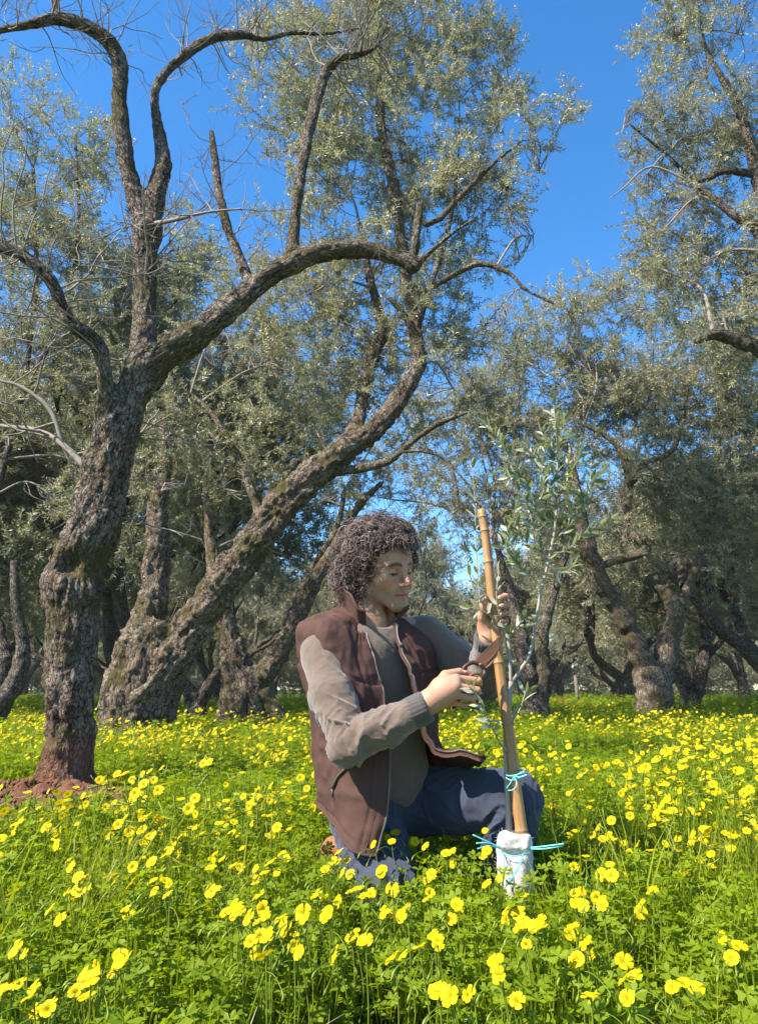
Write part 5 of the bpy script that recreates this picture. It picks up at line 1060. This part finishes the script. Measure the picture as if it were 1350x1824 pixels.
# --- hair: a dark under-mass and many separate ringlets
def build_hair():
    R = np.random.default_rng(99)
    g = SDF(HC - 0.24, HC + 0.24, 0.006)
    for c, r in (((0, -0.022, 0.056), (0.100, 0.112, 0.082)), ((0, -0.072, 0.0), (0.104, 0.078, 0.09)), ((0, -0.068, -0.058), (0.092, 0.062, 0.06))): g.ell(hl(*c), r, HR, 0.03)
    g.ell(hl(0, 0.098, -0.030), (0.088, 0.075, 0.088), HR, 0.02, 'sub')
    v, q = g.mesh(); nr = vnormals(v, q); v = v + nr * (0.010 * fbm(v * 55, 3))[:, None]
    mb = MB(); mb.add(v, q); cnt = 0
    Lc = (v - HC) @ HR
    ok = np.where(((nr @ HR)[:, 2] > -0.75) & (~((Lc[:, 1] > 0.045) & (Lc[:, 2] < 0.066))))[0]
    for it in range(3300):
        i = ok[R.integers(len(ok))]; p = v[i] - nr[i] * 0.006; n_ = nr[i]; loc = Lc[i]
        d = norm(n_ * 0.9 + R.normal(0, 0.45, 3)); L_ = R.uniform(0.028, 0.056) * (1.0 if loc[1] > 0.03 else 1.12) * (1.35 if R.uniform() < 0.06 else 1); turns = R.uniform(1.0, 2.2); hr = R.uniform(0.006, 0.012)
        if it % 3 == 0: turns = R.uniform(0.6, 1.3); hr = R.uniform(0.010, 0.018); L_ *= 1.15; nseg = 18
        t = np.linspace(0, 1, nseg); drop = np.array([0, 0, -1.0]) * 0.020 * R.uniform(0.4, 1.6)
        sp = p + d * (L_ * t)[:, None] * (1 - 0.25 * t)[:, None] + drop * (t ** 2)[:, None]
        u = norm(np.cross(d, R.normal(0, 1, 3))); w = np.cross(d, u); a = t * turns * 6.283 + R.uniform(0, 6.28); rr = hr * np.clip(t * 3, 0.15, 1)
        c = sp + (np.cos(a) * rr)[:, None] * u + (np.sin(a) * rr)[:, None] * w
        mb.tube(c, np.linspace(0.0014, 0.0008, nseg) * R.uniform(0.75, 1.25), 3, False, R.uniform(0, 1))
    for it in range(64):                                 # locks over the forehead and temple
        x = R.uniform(-0.062, 0.072); y0 = 0.074 - 5.0 * x * x; p = hl(x, y0, 0.082 - 2.4 * x * x + R.normal(0, 0.006)); t = np.linspace(0, 1, 24); L_ = R.uniform(0.014, 0.032) * (1.2 if x > 0.03 else 0.75)
        d = norm(HR @ np.array([0.3 * R.normal(), 0.5, -0.75])); u = norm(np.cross(d, [0.1, 0.3, 0.9])); w = np.cross(d, u); a = t * R.uniform(1.3, 2.6) * 6.283; hr = R.uniform(0.005, 0.009)
        c = p + d * (L_ * t)[:, None] + (np.cos(a) * hr)[:, None] * u + (np.sin(a) * hr)[:, None] * w; mb.tube(c, np.linspace(0.0015, 0.0008, 24), 3, False, R.uniform(0, 1))
    for it in range(120):                                 # sideburn and nape
        s = 1 if R.uniform() < 0.5 else -1; p = hl(s * R.uniform(0.07, 0.082), R.uniform(-0.02, 0.035), R.uniform(0.0, 0.045)); t = np.linspace(0, 1, 22); d = norm(HR @ np.array([s * 0.35, 0.15 * R.normal(), -0.9])); u = norm(np.cross(d, [0.4, 0.3, 0.2])); w = np.cross(d, u); a = t * R.uniform(1, 2.4) * 6.283 + R.uniform(0, 6); hr = R.uniform(0.005, 0.009)
        c = p + d * (R.uniform(0.03, 0.055) * t)[:, None] + (np.cos(a) * hr)[:, None] * u + (np.sin(a) * hr)[:, None] * w; mb.tube(c, np.linspace(0.0014, 0.0008, 22), 3, False, R.uniform(0, 1))
    N = NT('curly_hair'); tone = N.attr('tone').outputs['Fac']; c = N.mix(tone, (0.032, 0.018, 0.014), (0.24, 0.17, 0.148)); s = N.bsdf(c, 0.45, 0.35)
    link('hair', mb.build('hair', N.finish(s)), man)
build_hair(); print('man', time.time() - T0)
# ------------------------------------------------------------------ bamboo stake
def px_chain(pts, per=6): return catmull(np.array([[*P(a, b, Y), w * 0.5 * Y / FPX] for a, b, Y, w in pts]), per)
def bamboo_mat():
    N = NT('bamboo'); bk = N.attr('bk').outputs['Vector']; g = N.n('ShaderNodeNewGeometry').outputs['Position']
    a = N.noise(N.mapping(bk, (160, 160, 9)), 1.0, 5, 0.65); b = N.noise(g, 28, 5, 0.6)
    c = N.ramp(a, [(0.3, (0.20, 0.095, 0.033)), (0.52, (0.33, 0.17, 0.06)), (0.75, (0.43, 0.25, 0.10))]); c = N.mix(N.ramp(b, [(0.55, 0.0), (0.75, 0.7)]), c, (0.22, 0.12, 0.06))
    return N.finish(N.bsdf(c, 0.45, 0.4, N.bump(a, 0.25, 0.002)))
BAM = bamboo_mat(); NODE = simple_twig('bamboo_node', (0.16, 0.10, 0.06), (0.34, 0.25, 0.17))
s0, s1 = P(934, 1540, 2.055), P(857, 908, 2.165); sd = norm(s1 - s0); Ls = np.linalg.norm(s1 - s0)
stake = empty('bamboo_stake', tuple(s0), 'straight tan bamboo stake gripped in the left hand beside the sapling', 'stake')
def on_stake(py): 
    t = np.linspace(0, 1, 400); q = to_px(s0 + t[:, None] * (s1 - s0)); return t[np.argmin(np.abs(q[:, 1] - py))]
nodes = [on_stake(y) for y in (1480, 1372, 1290, 1180, 1002, 946, 922)]
t = np.unique(np.concatenate([np.linspace(0, 1, 60), *[n_ + np.array([-0.006, -0.003, 0, 0.003, 0.006]) for n_ in nodes]])); t = t[(t >= 0) & (t <= 1)]
bend = (0.002 * np.sin(t * 9) + 0.0012 * np.sin(t * 23))[:, None] * np.array([1, 0, 0]) 
r = 0.0162 - 0.0038 * t + sum(0.0016 * np.exp(-((t - n_) / 0.004) ** 2) for n_ in nodes)
mb = MB(); mb.tube(s0 + t[:, None] * (s1 - s0) + bend, r, 20); put('cane', mb.build('cane', BAM), stake)
for n_ in nodes:
    mb = MB(); c = s0 + n_ * (s1 - s0) + np.array([0.002 * math.sin(n_ * 9) + 0.0012 * math.sin(n_ * 23), 0, 0]); mb.tube(np.array([c - sd * 0.0022, c, c + sd * 0.0022]), np.array([0.0, 0.0009, 0]) + 0.0180 - 0.0038 * n_, 20, False); put('node_ring', mb.build('node_ring', NODE), stake)

# ------------------------------------------------------------------ grafted sapling
SB = simple_twig('sapling_bark', (0.22, 0.185, 0.14), (0.40, 0.35, 0.28))
base = P(908, 1600, 2.10)
sap = empty('olive_sapling', (base[0], base[1], 0.0), 'young olive sapling with grey-green leaves tied to the bamboo stake', 'sapling')
stem = px_chain([(906, 1590, 2.09, 13), (906, 1480, 2.09, 12), (904, 1400, 2.09, 11), (902, 1320, 2.095, 11), (905, 1260, 2.10, 11), (909, 1215, 2.11, 11)])
br = [[(909, 1218, 2.11, 10), (907, 1170, 2.115, 9), (904, 1135, 2.12, 9), (893, 1118, 2.12, 7)],
      [(909, 1216, 2.11, 10), (925, 1195, 2.12, 8), (943, 1165, 2.13, 8), (952, 1120, 2.14, 7), (962, 1060, 2.15, 7), (976, 1000, 2.16, 6), (988, 940, 2.17, 6), (991, 880, 2.18, 5), (992, 820, 2.19, 4), (990, 770, 2.2, 3), (984, 705, 2.21, 2)],
      [(893, 1118, 2.12, 5), (872, 1096, 2.10, 4), (850, 1060, 2.09, 3), (838, 1030, 2.08, 3), (830, 985, 2.07, 2)],
      [(872, 1096, 2.10, 3), (850, 1085, 2.07, 2.5), (820, 1080, 2.06, 2)],
      [(905, 1135, 2.12, 5), (922, 1115, 2.12, 4), (936, 1088, 2.12, 3)],
      [(906, 1128, 2.12, 4), (890, 1100, 2.09, 3), (884, 1060, 2.07, 3), (888, 1020, 2.07, 2)],
      [(986, 965, 2.17, 4), (968, 945, 2.17, 3.5), (952, 900, 2.16, 3.5), (935, 860, 2.15, 3), (912, 820, 2.14, 3), (890, 785, 2.13, 2.5), (868, 758, 2.12, 2)],
      [(987, 962, 2.17, 4), (1015, 935, 2.18, 3.5), (1035, 905, 2.19, 3), (1050, 870, 2.2, 2.5), (1052, 830, 2.2, 2)],
      [(975, 1003, 2.16, 3), (955, 960, 2.16, 3), (940, 900, 2.15, 2.5), (918, 870, 2.14, 2)],
      [(992, 850, 2.185, 3), (960, 820, 2.17, 2.5), (935, 795, 2.16, 2)],
      [(992, 860, 2.185, 3), (1015, 840, 2.2, 2.5), (1030, 815, 2.2, 2), (1028, 785, 2.2, 1.5)],
      [(950, 1030, 2.14, 3), (925, 1010, 2.13, 2.5), (905, 985, 2.12, 2), (893, 965, 2.11, 1.5)],
      [(930, 1030, 2.13, 2), (915, 985, 2.12, 2), (900, 935, 2.11, 1.5)],
      [(984, 985, 2.165, 3), (1010, 980, 2.17, 2.5), (1040, 950, 2.18, 2), (1085, 925, 2.19, 1.5)],
      [(904, 1340, 2.08, 5), (888, 1320, 2.02, 4), (872, 1285, 1.98, 3.5), (855, 1250, 1.945, 3), (836, 1222, 1.935, 2.5)],
      [(858, 1130, 2.14, 2), (848, 980, 2.2, 2.5), (846, 900, 2.22, 2), (840, 830, 2.23, 1.5)],
      [(909, 1290, 2.10, 3), (925, 1265, 2.09, 2.5), (935, 1235, 2.09, 2)],
      [(955, 905, 2.16, 2), (968, 870, 2.15, 2), (965, 830, 2.14, 1.5), (972, 790, 2.13, 1.2)], [(940, 870, 2.15, 2), (925, 850, 2.16, 1.7), (905, 850, 2.17, 1.2)], [(1035, 905, 2.19, 2), (1030, 880, 2.18, 1.7), (1012, 860, 2.17, 1.3)], [(1050, 870, 2.2, 2), (1062, 850, 2.21, 1.5), (1072, 835, 2.22, 1.2)], [(960, 985, 2.16, 2), (930, 960, 2.15, 1.7), (915, 930, 2.14, 1.3), (918, 905, 2.13, 1)], [(985, 950, 2.17, 2), (970, 915, 2.19, 1.8), (978, 870, 2.2, 1.4), (970, 840, 2.21, 1)], [(1010, 940, 2.18, 2), (1018, 900, 2.16, 1.7), (1005, 870, 2.15, 1.3), (1010, 830, 2.14, 1)], [(975, 1005, 2.16, 2), (1000, 1020, 2.15, 1.6), (1020, 1010, 2.14, 1.2)], [(910, 820, 2.14, 2), (900, 835, 2.13, 1.5), (888, 840, 2.12, 1)],
      [(992, 800, 2.19, 2), (1002, 770, 2.19, 1.5), (1005, 745, 2.2, 1)], [(989, 770, 2.2, 2), (975, 790, 2.19, 1.5), (965, 770, 2.18, 1)]]
mb = MB(); mb.tube(stem[:, :3], stem[:, 3], 10, True, None, 0.12, 3); put('stem', mb.build('stem', SB), sap)
R = np.random.default_rng(17)
def leaf_mesh(seed):
    Rr = np.random.default_rng(seed); v = []
    bend_ = Rr.uniform(-0.25, 0.3); fold_ = Rr.uniform(0.1, 0.5)
    for i in range(6):
        u = i / 5; w = 0.135 * (math.sin(math.pi * min(1, u * 0.93 + 0.05)) ** 0.75) * (1 if i < 5 else 0.1) * (0.35 if i == 0 else 1)
        for j in (-1, 0, 1): v.append((w * j, bend_ * u * u + fold_ * w * abs(j), u))
    k = (np.arange(5)[:, None] * 3 + np.arange(2)[None]).ravel(); return mesh_np('leaf', v, np.stack([k, k + 1, k + 4, k + 3], 1), None, True, [LEAFS])
LM = [leaf_mesh(600 + k) for k in range(6)]; nl = 0
def add_leaf(p, d, up, L):
    global nl
    d = Vector(norm(d)); u = Vector(up); y = (u - d * u.dot(d)).normalized(); x = y.cross(d); M = Matrix((x, y, d)).transposed().to_4x4(); M.translation = Vector(p) - Vector(sap.location)
    o = link('leaf', LM[R.integers(6)], sap); o.matrix_local = M @ Matrix.Scale(L, 4); nl += 1
for bi, b in enumerate(br):
    c = px_chain(b, 6); c[:, 3] *= 0.8; mb = MB(); mb.tube(c[:, :3], c[:, 3], 7, True, None, 0.08, bi); put('branch', mb.build('branch', SB), sap)
    s = np.concatenate([[0], np.cumsum(np.linalg.norm(np.diff(c[:, :3], axis=0), axis=1))]); x = {0: 9, 1: 0.42, 4: 0.0, 14: 0.35, 15: 0.2}.get(bi, 0.12) * s[-1]; gap = 2.2 if bi in (2, 3, 5, 15) else 0.85; a0 = R.uniform(0, 6)
    while x < s[-1]:
        q = np.array([np.interp(x, s, c[:, k]) for k in range(3)]); i = min(max(np.searchsorted(s, x), 1), len(c) - 1); t = norm(c[i, :3] - c[i - 1, :3]); a0 += 1.57 + R.normal(0, 0.25); e1 = norm(np.cross(t, [0, 1, 0.1])); e2 = np.cross(t, e1)
        for sg in (1, -1):
            if R.uniform() < 0.12: continue
            o = sg * (math.cos(a0) * e1 + math.sin(a0) * e2); add_leaf(q, o * 0.8 + t * R.uniform(0.5, 1.1) + R.normal(0, 0.12, 3), np.cross(t, o) * 0.3 + t * 0.8 + R.normal(0, 0.4, 3), R.uniform(0.031, 0.050))
        x += R.uniform(0.012, 0.019) * gap
    t = norm(c[-1, :3] - c[-2, :3])
    if bi not in (0,): add_leaf(c[-1, :3], t + R.normal(0, 0.2, 3), R.normal(0, 1, 3), 0.036); add_leaf(c[-1, :3], t + R.normal(0, 0.4, 3), R.normal(0, 1, 3), 0.03)
print('sapling leaves', nl)

# ------------------------------------------------------------------ fleece wrapping with its ties
def fleece():
    g = SDF(P(917, 1540, 2.07) - 0.16, P(917, 1540, 2.07) + 0.16, 0.004)
    c = [P(916, 1492, 2.07), P(915, 1510, 2.07), P(917, 1540, 2.07), P(920, 1570, 2.07), P(920, 1592, 2.07)]
    g.chain(c, [0.037, 0.043, 0.045, 0.046, 0.038], 0.0); g.ell(P(916, 1462, 2.07), (0.07, 0.07, 0.034), None, 0.012, 'sub'); g.ell(P(900, 1497, 2.05), (0.018, 0.02, 0.02), None, 0.02); g.ell(P(932, 1500, 2.06), (0.02, 0.02, 0.018), None, 0.02); g.cone(P(890, 1524, 2.03), P(945, 1520, 2.03), 0.005, 0.005, 0.012, 'sub')
    v, q = g.mesh(); nr = vnormals(v, q); d = 0.0035 * fbm(v * [30, 30, 22], 2) + 0.0014 * (1 - 2 * np.abs(vnoise(v * 60, 5))) + 0.0008 * fbm(v * 190, 4, 2); return v + nr * d[:, None], q, nr
v, q, nr = fleece(); fv, fn_ = v, nr
N = NT('white_fleece'); gg = N.n('ShaderNodeNewGeometry').outputs['Position']; cc = N.mix(N.noise(gg, 60, 5), (0.52, 0.47, 0.41), (0.66, 0.61, 0.55)); sh = N.bsdf(cc, 0.95, 0.1, N.bump(N.noise(gg, 380, 4, 0.7), 0.5, 0.004)); sh.inputs['Sheen Weight'].default_value = 0.5; WH = N.finish(sh)
fl = empty('fleece_wrap', tuple(P(919, 1600, 2.07)), 'fluffy white fleece wrapped round the foot of the sapling', 'wrap')
put('wadding', mesh_np('wadding', v, q, None, True, [WH]), fl)
hairs = MB()
for i in R.integers(0, len(v), 420): d = norm(nr[i] + R.normal(0, 0.7, 3)); hairs.tube(np.array([v[i], v[i] + d * 0.004, v[i] + norm(d + R.normal(0, .6, 3)) * 0.008]), 0.00025, 3, False)
put('fuzz', hairs.build('fuzz', WH), fl, kind='stuff')
N = NT('turquoise_tie'); gg = N.n('ShaderNodeNewGeometry').outputs['Position']; TQ = N.finish(N.bsdf(N.mix(N.noise(gg, 90, 3), (0.10, 0.52, 0.55), (0.22, 0.70, 0.70)), 0.4, 0.5))
def tie(label, polys, w=0.0017):
    c0 = P(*polys[0][0]); r_ = empty('tie_string', tuple(c0), label, 'string')
    for k, pl in enumerate(polys): mb = MB(); c = catmull(np.array([P(*x) for x in pl]), 6); mb.tube(c, w, 6, True, None, 0, 0, 0.45); put('strand', mb.build('strand', TQ), r_)
tie('turquoise plastic tie knotted round stake and sapling above the knee', [[(899, 1380, 2.06), (908, 1382, 2.032), (922, 1380, 2.028), (932, 1376, 2.045), (930, 1372, 2.075), (915, 1372, 2.10), (900, 1376, 2.10), (897, 1380, 2.075), (899, 1380, 2.06)],
    [(914, 1382, 2.028), (925, 1378, 2.01), (938, 1372, 2.0)], [(914, 1382, 2.028), (926, 1384, 2.01), (938, 1380, 2.0)], [(915, 1383, 2.028), (920, 1396, 2.015), (914, 1406, 2.02), (905, 1408, 2.03)], [(915, 1383, 2.028), (908, 1396, 2.02), (902, 1404, 2.02)], [(899, 1384, 2.055), (910, 1390, 2.03), (924, 1386, 2.028), (931, 1382, 2.045)]])
tie('turquoise tie round the top of the fleece with loose ends sticking out', [[(890, 1515, 2.05), (900, 1522, 2.026), (917, 1525, 2.018), (935, 1522, 2.026), (944, 1515, 2.05), (944, 1508, 2.09), (917, 1500, 2.12), (890, 1508, 2.09), (890, 1515, 2.05)],
    [(892, 1510, 2.04), (870, 1500, 2.01), (842, 1487, 2.0)], [(892, 1512, 2.04), (870, 1502, 2.0), (848, 1502, 1.985)], [(892, 1512, 2.04), (872, 1507, 2.0), (850, 1512, 1.98)], [(942, 1510, 2.04), (965, 1508, 2.02), (1004, 1503, 2.0)], [(942, 1512, 2.04), (968, 1512, 2.02), (1000, 1507, 2.005)]])
tie('turquoise tie crossing down the front of the fleece', [[(932, 1520, 2.022), (925, 1545, 2.012), (908, 1570, 2.01), (894, 1588, 2.02), (888, 1612, 2.02), (885, 1630, 2.02)], [(896, 1518, 2.026), (898, 1548, 2.014), (894, 1586, 2.02), (886, 1626, 2.025)], [(932, 1522, 2.022), (918, 1552, 2.01), (900, 1578, 2.012)]])

# ------------------------------------------------------------------ pruning shears in the right hand
def rust():
    N = NT('rusty_steel'); g = N.n('ShaderNodeNewGeometry').outputs['Position']; a = N.noise(g, 130, 6, 0.7); return N.finish(N.bsdf(N.mix(a, (0.09, 0.035, 0.018), (0.24, 0.11, 0.06)), 0.6, 0.5, N.bump(a, 0.4, 0.002), Metallic=0.35))
RU = rust(); N = NT('shear_grip'); GP = N.finish(N.bsdf((0.07, 0.028, 0.02), 0.45, 0.4))
shears = empty('pruning_shears', tuple(P(856, 1188, 2.05)), 'rusty brown pruning shears held open against the stake', 'shears')
def plate(pts, Y, th, mat, name):
    p = np.array([P(a, b, Y + dy) for a, b, dy in pts]); n_ = np.array([0, th, 0]); v = np.vstack([p, p + n_]); m = len(p); j = np.arange(m); k = (j + 1) % m; me = bpy.data.meshes.new(name)
    me.from_pydata(v.tolist(), [], [list(range(m)), list(range(2 * m - 1, m - 1, -1))] + [[int(b), int(a), int(a + m), int(b + m)] for a, b in zip(j, k)]); me.materials.append(mat); me.update()
    o = put(name, me, shears); bv = o.modifiers.new('bevel', 'BEVEL'); bv.width = 0.0008; bv.segments = 2; return o
plate([(846, 1180, 0), (850, 1172, 0), (872, 1150, .004), (886, 1136, .008), (892, 1132, .01), (890, 1150, .008), (878, 1172, .004), (864, 1186, 0), (856, 1190, 0)], 2.052, 0.004, RU, 'blade')
plate([(852, 1188, 0), (862, 1180, 0), (876, 1170, .002), (888, 1152, .006), (886, 1168, .006), (872, 1186, 0), (860, 1194, 0)], 2.046, 0.0035, RU, 'counter_blade')
mb = MB(); c0 = P(856, 1184, 2.045); mb.tube(np.array([c0 - [0, 0.004, 0], c0 + [0, 0.012, 0]]), 0.0055, 12); put('pivot', mb.build('pivot', RU), shears)
for pts in ([(858, 1186, 2.05), (842, 1180, 2.045), (828, 1188, 2.04), (824, 1200, 2.04), (832, 1208, 2.035), (815, 1218, 2.03), (795, 1232, 2.03), (780, 1250, 2.035)], [(858, 1188, 2.052), (862, 1200, 2.045), (852, 1210, 2.035), (836, 1222, 2.03), (822, 1240, 2.03), (806, 1262, 2.035)]):
    mb = MB(); mb.tube(catmull(np.array([P(*x) for x in pts]), 6), 0.0058, 8, True, None, 0, 0, 0.7); put('handle', mb.build('handle', GP), shears)
mb = MB(); mb.tube(catmull(np.array([P(*x) for x in [(834, 1207, 2.03), (840, 1202, 2.028), (850, 1200, 2.03), (858, 1204, 2.034), (852, 1210, 2.03)]]), 6), 0.0035, 7, True); put('spring', mb.build('spring', RU), shears)
# ------------------------------------------------------------------ thin air between the trees
hz = np.array([[x, y, z] for x in (-75, 75) for y in (-6, 72) for z in (-1.2, 14)], float)
N = NT('thin_haze'); pv = N.n('ShaderNodeVolumePrincipled'); pv.inputs['Color'].default_value = (0.88, 0.93, 1.0, 1); pv.inputs['Density'].default_value = 0.0006; pv.inputs['Anisotropy'].default_value = 0.1
N.l(pv.outputs[0], N.out.inputs['Volume']); link('haze', mesh_np('haze', hz, np.array([[0, 1, 3, 2], [4, 6, 7, 5], [0, 4, 5, 1], [2, 3, 7, 6], [0, 2, 6, 4], [1, 5, 7, 3]]), None, False, [N.m]), None, 'thin pale haze filling the air of the grove', 'haze', kind='stuff')
print('all', time.time() - T0)
